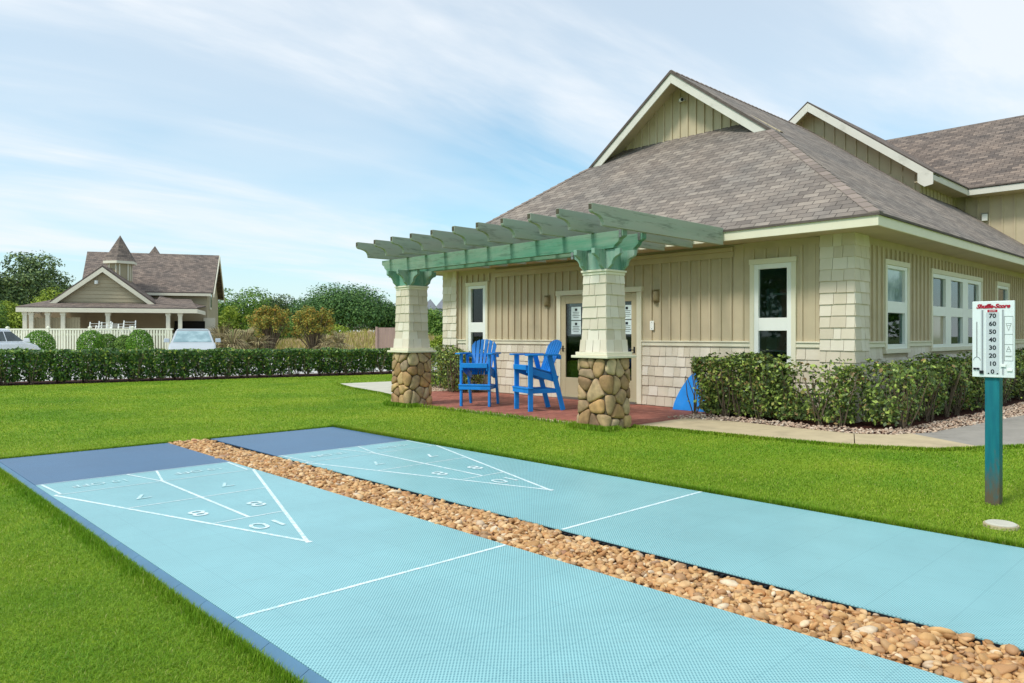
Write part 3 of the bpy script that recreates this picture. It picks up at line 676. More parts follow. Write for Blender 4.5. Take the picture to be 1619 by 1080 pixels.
for ua, ub in ((4.37, 4.9), (13.72, 14.25)):        # proud shingle covered corners
    b = MB(); b.box((XF - .05, ua + .012, -.02), (XF + .5, ub - (.012 if ua > 5 else 0), ZE - .002))
    shingles(b, (Vector((XF - .05, 0, 0)), FRONT[1], FRONT[2]), ua, ub, 0, 2.835, 16, rnd, .001)
    if ua < 5: shingles(b, (Vector((0, ua + .012, 0)), SIDE[1], SIDE[2]), XF - .062, XF + .5, 0, 2.835, 16, rnd, .001)
    else: shingles(b, (Vector((0, ub - .012, 0)), SIDE[1], -SIDE[2]), XF - .062, XF + .5, 0, 2.835, 16, rnd, .001)
    b.build('shingle_corner', MT['shingle'], club)
b = MB()
for W, segs in ((FRONT, [(4.905, WR[0]), (WR[1], DO[0]), (DO[1], WL[0]), (WL[1], 13.715)]), (SIDE, [(11.845, W1[0]), (W1[1], W2[0]), (W2[1], W3[0]), (W3[1], 24.1)])):
    for p, q in segs: slab(b, W, p, q, 1.105, 1.175, 0, .034); slab(b, W, p, q, 1.176, 1.2, 0, .052)
b.build('band_trim', MT['cream'], club, bevel=.004)
b = MB(); slab(b, FRONT, 6.38, 12.36, 2.62, 2.72, .026, .05); slab(b, FRONT, 6.38, 12.36, 2.721, 2.79, .026, .075); b.build('ledger_board', MT['tan'], club, bevel=.004)
def window(W, o, cols, rows, panes=None, case=MT['cream']):
    u0, u1, z0, z1 = o; f = MB()
    slab(f, W, u0 - .01, u1 + .01, z1 - .085, z1, 0, .052); slab(f, W, u0 - .02, u1 + .02, z0, z0 + .07, 0, .06)
    slab(f, W, u0, u0 + .075, z0 + .071, z1 - .086, 0, .045); slab(f, W, u1 - .075, u1, z0 + .071, z1 - .086, 0, .045)
    wo = f.build('window', case, club, bevel=.004); s = MB(); us = [u0 + .0755] + [c for p in cols for c in p] + [u1 - .0755]; zs = [z0 + .0715] + [c for p in rows for c in p] + [z1 - .0865]
    for k in range(0, len(us), 2): slab(s, W, us[k], us[k + 1], zs[0], zs[-1], -.04, .034)
    for (p, q) in cols:
        for k in range(0, len(zs), 2): slab(s, W, p + .0005, q - .0005, zs[k], zs[k + 1], -.04, .032)
    s.build('sash', MT['white'], wo, bevel=.003); i = 0
    for (za, zb) in rows[::-1]:
        for (p, q) in (cols if W is SIDE else cols[::-1]):
            g = MB(); slab(g, W, p - .001, q + .001, za - .001, zb + .001, -.02, -.014); g.build('pane', (panes or {}).get(i, MT['glass']), wo); i += 1
    return wo
w_r = window(FRONT, WR, [(5.44, 5.93)], [(.86, 1.373), (1.583, 2.386)])
w_l = window(FRONT, WL, [(12.79, 13.22)], [(.86, 1.37), (1.6, 2.39)], {})
w_1 = window(SIDE, W1, [(12.7, 13.5)], [(1.15, 1.67), (1.86, 2.397)], {0: MT['glasspale'], 1: MT['glassteal']})  # upper pane: sky reflection painted in as an opaque pale colour
w_2 = window(SIDE, W2, [(14.97, 15.72), (16.05, 16.82), (17.18, 17.96)], [(1.13, 1.66), (1.84, 2.37)], {0: MT['glasspale'] if 0 else MT['glass'], 3: MT['glasstan'], 4: MT['glassteal']})
w_3 = window(SIDE, W3, [(19.52, 20.38)], [(1.15, 1.66), (1.84, 2.37)])
# double door
d0, d1 = DO[0], DO[1]; b = MB()
slab(b, FRONT, d0, d0 + .11, 0, 2.12, 0, .05); slab(b, FRONT, d1 - .11, d1, 0, 2.12, 0, .05); slab(b, FRONT, d0 - .02, d1 + .02, 2.121, 2.22, 0, .06)
b.build('door_frame', MT['cream'], club, bevel=.005)
b = MB(); slab(b, FRONT, d0 + .11, d1 - .11, -.01, .03, 0, .09); b.build('threshold', MT['metal'], club)
b = MB(); b.box((XF + .17, YR + .17, -.01), (24.1, YL - .17, .004)); b.build('interior_floor', MT['shade'], club)
rs = random.Random(8); b = MB(); lz_ = 0
IW = (Vector((XF + 3.6, 0, 0)), FRONT[1], FRONT[2])
while lz_ < 2.75: slab(b, IW, 8.0, 14.0, lz_, lz_ + .2, -.05, .0 + .02); slab(b, IW, 8.0, 14.0, lz_ + .201, lz_ + .23, -.05, 0); lz_ += .231
b.build('interior_wall', MT['cream'], club)
IW2 = (Vector((0, YR + 3.4, 0)), SIDE[1], SIDE[2]); b = MB(); lz_ = 0
while lz_ < 2.75: slab(b, IW2, XF + .4, 23.9, lz_, lz_ + .2, -.05, .02); slab(b, IW2, XF + .4, 23.9, lz_ + .201, lz_ + .23, -.05, 0); lz_ += .231
b.build('interior_wall', MT['cream'], club)
b = MB(); b.box((XF + .17, YR + .17, 2.78), (24.1, YL - .17, 2.8)); b.build('ceiling', MT['white'], club)
b = MB()
for z in (.55, 1.02, 1.44, 1.98): b.box((XF + .5, 5.35, z), (XF + .8, 6.02, z + .03))
b.box((XF + .5, 6.021, .0), (XF + .8, 6.06, 2.1)); b.box((XF + .5, 5.31, .0), (XF + .8, 5.349, 2.1)); b.build('interior_shelf', MT['white'], club)
for y, z, h in ((5.86, 1.4705, .34), (5.55, 1.4705, .22), (5.75, 1.0505, .18), (5.5, 1.0505, .25), (5.9, .5805, .3)):
    b = MB(); b.lathe([(0, 0), (.05, 0), (.06, h * .3), (.03, h * .7), (.045, h * .85), (0, h)], (XF + .62, y, z), 12); b.build('shelf_ornament', MT['white'] if h > .2 else MT['bronze'], club, smooth=True)
b = MB()
for k in range(3): b.tube([(14.6 + 1.2 * k, YR + .9, 0), (14.6 + 1.2 * k, YR + .9, 1.35), (14.7 + 1.2 * k, YR + .9, 1.6)], [.05, .05, .09], 10)
for k in range(3): b.box((13.1 + 1.7 * k, YR + .6, .95), (14.3 + 1.7 * k, YR + 1.3, 1.3))
b.build('interior_fitting', MT['post'], club)
mid = (d0 + d1) / 2
for (p, q, hs) in ((d0 + .112, mid - .004, 1), (mid + .004, d1 - .112, -1)):
    b = MB(); slab(b, FRONT, p, p + .13, .03, 2.115, 0, .03); slab(b, FRONT, q - .13, q, .03, 2.115, 0, .03); slab(b, FRONT, p + .1305, q - .1305, .03, .43, 0, .029); slab(b, FRONT, p + .1305, q - .1305, 1.95, 2.115, 0, .029)
    dr = b.build('door', MT['door'], club, bevel=.004)
    g = MB(); slab(g, FRONT, p + .13, q - .13, .429, 1.951, .004, .010); g.build('pane', MT['glassdark'], dr)
    h = MB(); u = p + .06 if hs > 0 else q - .06
    h.tube([pt(FRONT, u, 1.02, .03), pt(FRONT, u, 1.02, .075), pt(FRONT, u + .09 * hs, 1.02, .07)], .008, 8); slab(h, FRONT, u - .018, u + .018, .96, 1.08, .0305, .036)
    h.build('handle', MT['black'], dr)
# eaves
K = .756; X0, Y0, Y1, ZR0 = 10.62, 3.8, 14.8, 2.975; SL = math.sqrt(1 + K * K)
RY, XG, XGW = 9.3, 13.8, 14.3
ZRD = ZR0 + K * (RY - Y0)
b = MB(); b.box((X0 + .03, Y0 + .03, ZE), (XF, Y1 - .03, ZE + .018)); b.box((XF + .001, Y0 + .03, ZE), (24.19, YR, ZE + .018)); b.box((XF + .001, YL, ZE), (24.19, Y1 - .03, ZE + .018))
b.build('soffit', MT['tan'], club)
b = MB(); b.box((X0, Y0, 2.815), (X0 + .029, Y1, ZR0 - .012)); b.box((X0 + .03, Y0, 2.815), (24.19, Y0 + .029, ZR0 - .012)); b.box((X0 + .03, Y1 - .029, 2.815), (24.19, Y1, ZR0 - .012)); b.build('fascia', MT['cream'], club, bevel=.004)
rz = lambda y: ZR0 + K * (min(y, 2 * RY - y) - Y0)
fz = lambda x: ZR0 + K * (x - X0)
E_ = .025; b = MB(); DZ = (0, 0, .035)
b.prism([(X0 - E_, Y0 - E_, fz(X0 - E_)), (X0 - E_, Y1 + E_, fz(X0 - E_)), (XGW, Y1 - (XGW - X0), fz(XGW)), (XGW, Y0 + (XGW - X0), fz(XGW))], DZ, lambda p: (p.y, (p.x - X0) * SL + .05), sidemi=1)
for sg in (1, -1):
    yy = lambda y: y if sg > 0 else 2 * RY - y
    b.prism([(X0 - E_, yy(Y0 - E_), ZR0 - K * E_), (24.3, yy(Y0 - E_), ZR0 - K * E_), (24.3, yy(RY), ZRD), (XG - .03, yy(RY), ZRD), (XG - .03, yy(Y0 + XG - .03 - X0), rz(Y0 + XG - .03 - X0))], DZ, lambda p: (p.x, (yy(p.y) - Y0) * SL + .05), sidemi=1)
roof = b.build('roof', [MT['roof'], MT['roofedge']], club)
# hip and ridge caps
rr = random.Random(9)
def caps(a, c, d1, d2, w=.15, step=.2, lift=.04):
    b = MB()
    a = Vector(a); c = Vector(c); L = (c - a).length; t = (c - a).normalized(); n = int(L / step); up = Vector((0, 0, 1))
    d1 = Vector(d1).normalized() * w; d2 = Vector(d2).normalized() * w
    for i in range(n):
        p = a + t * (i * step); q = a + t * (i * step + step * 1.15); j = rr.uniform(-.008, .008)
        l0, l1 = up * (lift + .02), up * (lift + .004); k0 = up * (lift + .012); k1 = up * lift
        i0 = len(b.v); b.v += [tuple(x) for x in (p + d1 + k0, p + l0, p + d2 + k0, q + d1 + k1, q + l1, q + d2 + k1, p + d1 + k0 - up * .016, p + l0 - up * .016, p + d2 + k0 - up * .016)]
        b.f += [[i0, i0 + 1, i0 + 4, i0 + 3], [i0 + 1, i0 + 2, i0 + 5, i0 + 4], [i0 + 6, i0 + 7, i0 + 1, i0], [i0 + 7, i0 + 8, i0 + 2, i0 + 1]]
    b.build('ridge_cap', MT['cap'], roof, fixn=False)
caps((X0 - .02, Y0 - .02, ZR0 - .015), (XG - .05, Y0 + XG - .05 - X0, fz(XG - .05)), (0, 1, 0), (1, 0, 0))
caps((X0 - .02, Y1 + .02, ZR0 - .015), (XG - .05, Y1 - (XG - .05 - X0), fz(XG - .05)), (0, -1, 0), (1, 0, 0))
caps((XG, RY, ZRD), (21, RY, ZRD), (0, -1, -K), (0, 1, -K))
# gable on the roof
def gable_face(xw, y0, y1, zb, apex, step=.3):
    W = (Vector((xw, 0, 0)), FRONT[1], FRONT[2]); b = MB(); yc = (y0 + y1) / 2; k = (apex - zb) / (yc - y0)
    b.prism([(xw, y0, zb), (xw, y1, zb), (xw, yc, apex)], (.12, 0, 0)); battens(b, W, y0, y1, 0, 0, step, zb=lambda u: zb - .05, zt=lambda u: apex - abs(u - yc) * k - .01); return b
gable_face(XGW, RY - 2.3, RY + 2.3, fz(XGW) - .3, ZRD - .03 - .0, .21).build('gable_wall', MT['tan'], club)
def rake(xa, yc, za, yf, k, dep, th, name='rake_board', soff=.5, mat=None):
    for sg in (1, -1):
        y = lambda q: yc - sg * (yc - q); zf = za - k * (yc - yf)
        b = MB(); b.prism([(xa, yc, za - .012), (xa, y(yf), zf - .012), (xa, y(yf), zf - .012 - dep), (xa, yc, za - .012 - dep)], (th, 0, 0)); b.build(name, mat or MT['rake'], club, bevel=.004)
        b = MB(); b.prism([(xa + th + .001, yc, za - .03), (xa + th + .001, y(yf), zf - .03), (xa + th + .001, y(yf), zf - .055), (xa + th + .001, yc, za - .055)], (soff, 0, 0)); b.build('rake_soffit', MT['tan'], club)
rake(XG - .03 + .005, RY, ZRD, Y0 + XG - X0 - .03, K, .23, .03, soff=XGW - XG)
b = MB()
for sg in (1, -1):
    y = lambda q: RY - sg * (RY - q); yf = Y0 + XG - X0 - .06
    b.prism([(XG - .05, RY, ZRD + .04), (XG - .05, y(yf), rz(yf) + .04), (XG - .05, y(yf), rz(yf) - .03), (XG - .05, RY, ZRD - .03)], (.026, 0, 0))
b.build('drip_edge', MT['roofedge'], roof)
# ---- rear wing with its projecting gable
X2, R2, K2, YF2, XE, XW = 20.6, 7.95, .772, 6.05, 23.6, 24.2
zf2 = R2 - K2 * (RY - YF2)
b = MB()
for sg in (1, -1):
    yy = lambda y: y if sg > 0 else 2 * RY - y
    b.prism([(X2, yy(YF2 - .03), zf2 - .03 * K2), (27.0, yy(YF2 - .03), zf2 - .03 * K2), (27.0, yy(RY), R2), (X2, yy(RY), R2)], DZ, lambda p: (p.x, (yy(p.y) - YF2) * 1.26), sidemi=1)
zw = zf2 - .02; KW = .757
b.prism([(XE - .03, 2.9, zw), (XE - .03, 17, zw), (27.1, 17, zw + KW * (27.1 - XE)), (27.1, 2.9, zw + KW * (27.1 - XE))], DZ, lambda p: (p.y, (p.x - XE) * 1.254), sidemi=1)
b.prism([(30.6, 2.9, zw), (30.6, 17, zw), (27.1, 17, zw + KW * (27.1 - XE)), (27.1, 2.9, zw + KW * (27.1 - XE))], DZ, lambda p: (p.y, (30.6 - p.x) * 1.254), sidemi=1)
rf2 = b.build('roof', [MT['roof2'], MT['roofedge']], club)
gable_face(X2 + .5, RY - 2.8, RY + 2.8, R2 - .05 - 2.8 * K2, R2 - .05, .3).build('gable_wall', MT['tan'], club)
rake(X2 + .005, RY, R2, YF2, K2, .24, .03, soff=.47)
b = MB(); b.prism([(X2 + .004, YF2 + .0, zf2 - .02), (X2 + .004, YF2, zf2 - .30), (X2 + .004, YF2 + .2, zf2 - .34), (X2 + .004, YF2 + .36, zf2 - .22), (X2 + .004, YF2 + .36, zf2 + .06)], (-.02, 0, 0)); b.build('gable_return', MT['rake'], club)
SW = (Vector((0, 6.5, 0)), SIDE[1], SIDE[2])
b = MB(); b.box((X2 + .62, 6.5, 2.9), (XW, 6.62, zf2 + .2)); battens(b, SW, X2 + .5, XW, 2.9, zf2 - .1, .3); b.build('board_wall', MT['tan'], club)
b = MB(); b.box((X2 + .5, 6.501, 2.9), (X2 + .62, RY * 2 - 6.5, R2 - .05 - 2.8 * K2)); battens(b, (Vector((X2 + .5, 0, 0)), FRONT[1], FRONT[2]), 6.5, 7.6, 2.9, 5.55, .3); b.build('board_wall', MT['tan'], club)
b = MB(); b.box((X2 + .04, YF2, zf2 - .19), (XE, YF2 + .03, zf2 - .012)); b.box((XE, 2.9, zf2 - .2), (XE + .03, YF2 + .03, zf2 - .035)); b.build('fascia', MT['rake'], club, bevel=.004)
b = MB(); b.box((X2 + .04, YF2 + .031, zf2 - .19), (XE + .2, 6.5, zf2 - .17)); b.box((XE + .031, 2.9, zf2 - .2), (XW, YF2, zf2 - .18)); b.build('soffit', MT['tan'], club)
WW = (Vector((XW, 0, 0)), FRONT[1], FRONT[2])
b = MB(); b.box((XW, 3.3, -.05), (30, 17, zf2 - .1)); battens(b, WW, 3.4, 6.45, 0, zf2 - .19, .3); b.build('board_wall', MT['tan'], club)
for y in (3.3, 16.9):
    b = MB(); b.prism([(XW, y, zf2 - .12), (30, y, zf2 - .12), (27.1, y, zw + KW * 3.5 - .05)], (0, .1, 0)); b.build('gable_wall', MT['tan'], club)

# ---- fittings on the clubhouse
def sconce(y, label):
    t = thing('wall_lamp', (XF - .02, y, 1.9), label, 'lamp', 0, 'wall lamps beside the glass door'); b = MB(); b.box((-.012, -.075, .0), (.018, .075, .25)); b.build('back_plate', MT['bronze'], t, True, bevel=.004)
    b = MB(); b.lathe([(.0, .03), (.058, .03), (.066, .045), (.066, .20), (.058, .215), (.0, .215)], (-.012, 0, 0), 14, math.pi / 2, math.pi * 1.5); b.build('lamp_shade', MT['bronze'], t, True, True)
    b = MB(); b.lathe([(0, .225), (.074, .225), (.074, .238), (0, .238)], (-.012, 0, 0), 14, math.pi / 2, math.pi * 1.5); b.build('cap', MT['bronze'], t, True)
sconce(7.95, 'tan wall lamp on the board siding above the small white plate'); sconce(10.74, 'tan wall lamp between the glass door and the narrow far window')
t = thing('wall_plate', (XF - .023, 8.05, 1.48), 'small white rectangular plate on the tan siding below a lamp', 'plate'); b = MB(); b.box((-.012, -.045, -.085), (0, .045, .085)); b.build('cover', MT['white'], t, True, bevel=.004)
b = MB()
for z in (-.055, .055): b.box((-.016, -.006, z - .006), (-.0125, .006, z + .006))
b.build('screw', MT['metal'], t, True)
t = thing('security_camera', (XGW - .022, 9.31, 6.6), 'small white security camera high on the gable siding', 'camera'); b = MB(); b.lathe([(0, 0), (.05, 0), (.05, .03), (0, .03)], (0, 0, 0), 12); b.build('mount', MT['white'], t, True)
b = MB(); b.tube([(-.02, 0, .02), (-.07, .02, .0)], .016, 8); b.tube([(-.02, .07, .02), (-.2, -.1, -.03)], .042, 10); b.build('body', MT['white'], t, True, True)
b = MB(); b.tube([(-.201, -.101, -.031), (-.206, -.106, -.033)], .036, 10); b.build('lens', MT['black'], t, True)
t = thing('vent_box', (XW - .022, 5.76, 4.55), 'small white box high on the rear wing siding', 'vent'); b = MB(); b.box((-.08, -.07, 0), (0, .07, .2)); b.build('housing', MT['white'], t, True, bevel=.01)
b = MB(); b.box((-.1, -.085, .201), (0, .085, .215)); b.build('hood', MT['metal'], t, True)
def notice(y, z, label):
    t = thing('paper_notice', (XF - .0135, y, z), label, 'notice', 0, 'paper notices taped inside the glass door'); b = MB(); b.box((-.003, -.13, -.135), (0, .13, .135)); b.build('sheet_of_paper', MT['paper'], t, True)
    b = MB(); b.box((-.0045, -.03, .05), (-.0032, .03, .1)); 
    for i, w in enumerate((.09, .08, .1, .07)): b.box((-.0045, -w, .02 - .035 * i), (-.0032, w, .029 - .035 * i))
    b.build('printed_lines', MT['ink'], t, True)
notice(9.93, 1.745, 'upper pale notice on the far leaf of the glass door, left of the column'); notice(9.93, 1.455, 'lower pale notice on the far leaf of the glass door, left of the column')
notice(8.64, 1.745, 'upper pale notice on the near leaf of the glass door, right of the column'); notice(8.64, 1.455, 'lower pale notice on the near leaf of the glass door, right of the column')

# ================================================================== PERGOLA
per = thing('pergola', (8.285, 9.1, 0), 'weathered green timber pergola on two shingled stone-based columns, shading the patio', 'pergola')
def stone_faces(mb, c, hw0, hw1, z0, z1, rng, cell=.17, r=.06):
    H = z1 - z0; side = 2 * (hw0 - r); arc = math.pi / 2 * r; Pm = 4 * (side + arc); nc = int(Pm / cell); nr = int(H / (cell * 1.08))
    seeds = []
    for j in range(nr):
        for i in range(nc): 
            if rng.random() > .12: seeds.append(((i + .5 * (j % 2) + rng.uniform(-.46, .46)) * Pm / nc, (j + .5 + rng.uniform(-.42, .42)) * H / nr))
    ext = [(s + k * Pm, z) for s, z in seeds for k in (-1, 0, 1)]
    def m3(s, z, n):
        s %= Pm; q, l = divmod(s, side + arc); hw = hw0 + (hw1 - hw0) * (z / H)
        if l < side: x, y, nx, ny = -hw, -(hw - r) + l * (hw - r) / (hw0 - r), -1, 0
        else:
            a = (l - side) / r; x, y, nx, ny = -(hw - r) - r * math.cos(a), (hw - r) + r * math.sin(a), -math.cos(a), math.sin(a)
        for _ in range(int(q) % 4): x, y, nx, ny = y, -x, ny, -nx
        return (c[0] + x + nx * n, c[1] + y + ny * n, z0 + z)
    for (sx, sz) in seeds:
        poly = [(sx - .3, max(0, sz - .3)), (sx + .3, max(0, sz - .3)), (sx + .3, min(H, sz + .3)), (sx - .3, min(H, sz + .3))]
        for (tx, tz) in ext:
            dx, dz = tx - sx, tz - sz; D = dx * dx + dz * dz
            if D < 1e-9 or D > .36: continue
            mx, mz = sx + dx / 2, sz + dz / 2; out = []
            for k in range(len(poly)):
                p, q = poly[k], poly[(k + 1) % len(poly)]; fp = (p[0] - mx) * dx + (p[1] - mz) * dz; fq = (q[0] - mx) * dx + (q[1] - mz) * dz
                if fp <= 0: out.append(p)
                if fp * fq < 0: w = fp / (fp - fq); out.append((p[0] + (q[0] - p[0]) * w, p[1] + (q[1] - p[1]) * w))
            poly = out
            if len(poly) < 3: break
        if len(poly) < 3: continue
        for _ in range(2):
            nw = []
            for k in range(len(poly)):
                p, q = poly[k], poly[(k + 1) % len(poly)]; nw += [(p[0] * .78 + q[0] * .22, p[1] * .78 + q[1] * .22), (p[0] * .22 + q[0] * .78, p[1] * .22 + q[1] * .78)]
            poly = nw
        gx = sum(p[0] for p in poly) / len(poly); gz = sum(p[1] for p in poly) / len(poly); n = len(poly); i0 = len(mb.v); D = rng.uniform(.8, 1.25)
        for (sc, dep) in ((.95, -.02), (.95, .012), (.92, .026 * D), (.78, .036 * D), (.4, .041 * D)):
            for p in poly: mb.v.append(m3(gx + (p[0] - gx) * sc, gz + (p[1] - gz) * sc, dep))
        mb.v.append(m3(gx, gz, .042 * D))
        for a in range(4):
            for k in range(n): mb.f.append([i0 + a * n + k, i0 + a * n + (k + 1) % n, i0 + (a + 1) * n + (k + 1) % n, i0 + (a + 1) * n + k])
        for k in range(n): mb.f.append([i0 + 4 * n + k, i0 + 4 * n + (k + 1) % n, i0 + 5 * n])
def column(cx_, cy_, seed, label):
    rng = random.Random(seed); b = MB(); b.box((cx_ - .335, cy_ - .335, .975), (cx_ + .335, cy_ + .335, 1.012)); b.box((cx_ - .29, cy_ - .29, 1.013), (cx_ + .29, cy_ + .29, 1.06))
    co = b.build('column', MT['cream'], per, bevel=.006); co['label'] = label
    b = MB(); b.box((cx_ - .255, cy_ - .255, -.06), (cx_ + .255, cy_ + .255, .974)); b.build('mortar_core', MT['mortar'], co)
    b = MB(); stone_faces(b, (cx_, cy_), .268, .25, -.04, .975, rng); b.build('stone_base', MT['stone'], co, smooth=True)
    zt_ = 2.2; b = MB(); hb, ht = .212, .194; b.hexa([(cx_ + sx * h, cy_ + sy * h, z) for h, z in ((hb, 1.06), (ht, zt_)) for sx, sy in ((-1, -1), (1, -1), (1, 1), (-1, 1))])
    for W in ((Vector((cx_, cy_, 0)), Vector((0, 1, 0)), Vector((-1, 0, 0))), (Vector((cx_, cy_, 0)), Vector((1, 0, 0)), Vector((0, -1, 0))), (Vector((cx_, cy_, 0)), Vector((0, -1, 0)), Vector((1, 0, 0))), (Vector((cx_, cy_, 0)), Vector((-1, 0, 0)), Vector((0, 1, 0)))):
        rows = 7
        for r in range(rows):
            a, c = 1.06 + r * (zt_ - 1.06) / rows, 1.06 + (r + 1) * (zt_ - 1.06) / rows; w = hb + (ht - hb) * r / rows; fl = .018 if r == 0 else 0
            w += .016 + fl
            shingles(b, W, -w, w, a, c, 1, rng, w - .016, wmin=.1, wmax=.22)
    b.build('shingle_shaft', MT['shingle'], co)
    b = MB(); b.box((cx_ - .235, cy_ - .235, 2.201), (cx_ + .235, cy_ + .235, 2.23)); b.box((cx_ - .218, cy_ - .218, 2.16), (cx_ + .218, cy_ + .218, 2.2)); b.build('shaft_cap', MT['cream'], co, bevel=.004)
    prof = [(-.44, 2.512), (-.44, 2.44), (-.42, 2.42), (-.375, 2.405), (-.33, 2.37), (-.305, 2.33), (-.295, 2.29), (-.26, 2.262), (-.225, 2.233)]
    prof = prof + [(-s, z) for s, z in prof[::-1]]
    for k, (sx, sy) in enumerate(((1, 0), (1, 0), (0, 1), (0, 1))):
        o = .165 if k % 2 else -.165; lift = .002 if sx else 0; b = MB()
        if sx: b.prism([(cx_ + s, cy_ + o - .03, z + lift - .002) for s, z in prof], (0, .06, 0))
        else: b.prism([(cx_ + o - .03, cy_ + s, z - .003 if z > 2.4 else z + .003) for s, z in prof], (.06, 0, 0))
        b.build('bracket', MT['bracket'], co, bevel=.004)
    b = MB(); b.box((cx_ - .134, cy_ - .134, 2.231), (cx_ + .134, cy_ + .134, 2.505)); b.build('post_core', MT['beam'], co)
column(8.285, 6.735, 12, 'nearer column with greyer rounded stones, in front of the glass door'); column(8.285, 11.42, 27, 'farther column with golden brown stones, beside the lawn')
yb0, yb1, zb0, zb1 = 6.21, 12.09, 2.513, 2.748
for x in (8.105, 8.55):
    b = MB(); q = [(0, .235), (0, .16), (.03, .14), (.072, .12), (.092, .078), (.125, .058), (.162, .03), (.172, 0)]
    pr = [(yb1 - y, zb0 + z) for y, z in q] + [(yb0 + y, zb0 + z) for y, z in q[::-1]]
    b.prism([(x - .045, y, z) for y, z in pr], (.09, 0, 0)); b.build('beam', MT['beam'], per, bevel=.004)
for k in range(11):
    y = 6.195 + .561 * k; j = rnd.uniform(-.014, .014); b = MB(); x0 = 7.33 + j; dz = rnd.uniform(-.004, .004)
    pr = [(x0, 3.022), (10.608, 3.022), (10.608, 2.752), (x0 + .25, 2.752), (x0 + .243, 2.80), (x0 + .218, 2.845), (x0 + .175, 2.872), (x0 + .11, 2.89), (x0 + .036, 2.90), (x0 + .011, 2.916), (x0, 2.935)]
    b.prism([(x, y - .031 + .004 * math.sin(k * 2.1), z + (dz if z > 2.76 else 0)) for x, z in pr], (0, .06, 0))
    ro = b.build('rafter', MT['rafter'], per, bevel=.004)
    b = MB(); b.box((x0 - .004, y - .026, 2.945), (x0 - .0005, y + .026, 3.014)); b.build('end_plate', MT['enddark'], ro)  # thin dark plate covering the upper part of the rafter end
for (x, y, z) in ((8.105, yb0 + .05, 2.74), (8.55, yb0 + .06, 2.74), (8.12, 11.84, 2.50), (8.12, 7.15, 2.50)):
    b = MB(); b.box((x - .056, y - .022, z - .09), (x - .0465, y + .022, z + .02)); b.box((x - .066, y - .007, z - .048), (x - .0565, y + .007, z - .034)); b.build('metal_strap', MT['metal'], per, bevel=.002)

# ================================================================== CHAIRS
def chair(loc, back_ang, label):
    t = thing('bar_chair', loc, label, 'chair', back_ang - math.pi / 2, 'tall blue chairs on the patio'); P = MT['blue']
    W = .27
    for sx in (-1, 1):
        b = MB(); b.bar((sx * W, -.27, -.012), (sx * W, -.27, .945), .04, .085, (0, 1, 0)); b.build('leg', P, t, True, bevel=.006)
        b = MB(); b.bar((sx * W, .37, -.012), (sx * W, .10, .945), .04, .085, (0, 1, 0)); b.build('leg', P, t, True, bevel=.006)
        b = MB(); y0, y1 = -.38, .26; o = sx * .30
        b.prism([(o - .065, y0 + .03, .946), (o - .04, y0, .946), (o + .04, y0, .946), (o + .065, y0 + .03, .946), (o + .06, y1, .946), (o - .04, y1, .946)], (0, 0, .027)); b.build('armrest', P, t, True, bevel=.006)
        b = MB(); b.prism([(sx * (W - .048), -.33, .755), (sx * (W - .048), .30, .585), (sx * (W - .048), .27, .49), (sx * (W - .048), .18, .49), (sx * (W - .048), -.33, .655)], (sx * .026, 0, 0)); b.build('seat_rail', P, t, True, bevel=.004)
        b = MB(); b.bar((sx * (W - .035), -.31, .33), (sx * (W - .035), .30, .33), .026, .075); b.build('stretcher', P, t, True, bevel=.004)
    b = MB()
    for k in range(6):
        y = -.325 + k * .083; z = .768 - (y + .33) * .27
        b.hexa([(-.245, y, z), (.245, y, z), (.245, y + .074, z - .02), (-.245, y + .074, z - .02), (-.245, y, z + .022), (.245, y, z + .022), (.245, y + .074, z + .002), (-.245, y + .074, z + .002)])
    b.box((-.245, -.349, .70), (.245, -.331, .787)); b.build('seat', P, t, True, bevel=.005)
    # fan back of six slats with an arched top
    b = MB(); dy, dz = .30, .70; L = math.hypot(dy, dz); ey, ez = dy / L, dz / L; py0, pz0 = .11, .56
    for k in range(6):
        f0, f1 = (k - 3) / 3, (k - 2) / 3; e = .009; top = lambda f: .56 + .16 * math.sqrt(max(0, 1 - (f * .98) ** 2))
        pts = []
        for (f, s) in ((f0, 0), (f1, 0)): pts.append((f * .17, s))
        fs = [f1 + (f0 - f1) * q / 4 for q in range(5)]
        pts += [(f * .255, top(f)) for f in fs]
        mx = sum(p[0] for p in pts) / len(pts); pts = [(x + (e if x < mx else -e), s) for x, s in pts]
        b.prism([(x, py0 + ey * s, pz0 + ez * s) for x, s in pts], (0, ez * .016, -ey * .016))
    b.build('backrest', P, t, True, bevel=.004)
    b = MB()
    for s, w in ((.40, .30), (.12, .245)): 
        b.bar((-w, py0 + ey * s + .036, pz0 + ez * s - .012), (w, py0 + ey * s + .036, pz0 + ez * s - .012), .03, .07)
    b.build('back_brace', P, t, True, bevel=.004)
    b = MB()
    b.box((-.30, -.35, .345), (.30, -.315, .42)) if 0 else None
    b.box((-.305, -.345, .372), (.305, -.235, .396)); b.box((-.30, -.335, .30), (.30, -.3135, .3715)); b.build('footrest', P, t, True, bevel=.004)
    b = MB(); b.bar((-.25, .27, .33), (.25, .27, .33), .024, .07); b.build('stretcher', P, t, True, bevel=.004)
    return t
chair((9.07, 10.36, 0), R(33), 'tall blue slatted chair facing the courts, under the narrow window end of the patio')
chair((9.26, 9.03, 0), R(-18), 'tall blue slatted chair turned sideways with its back towards the glass door')

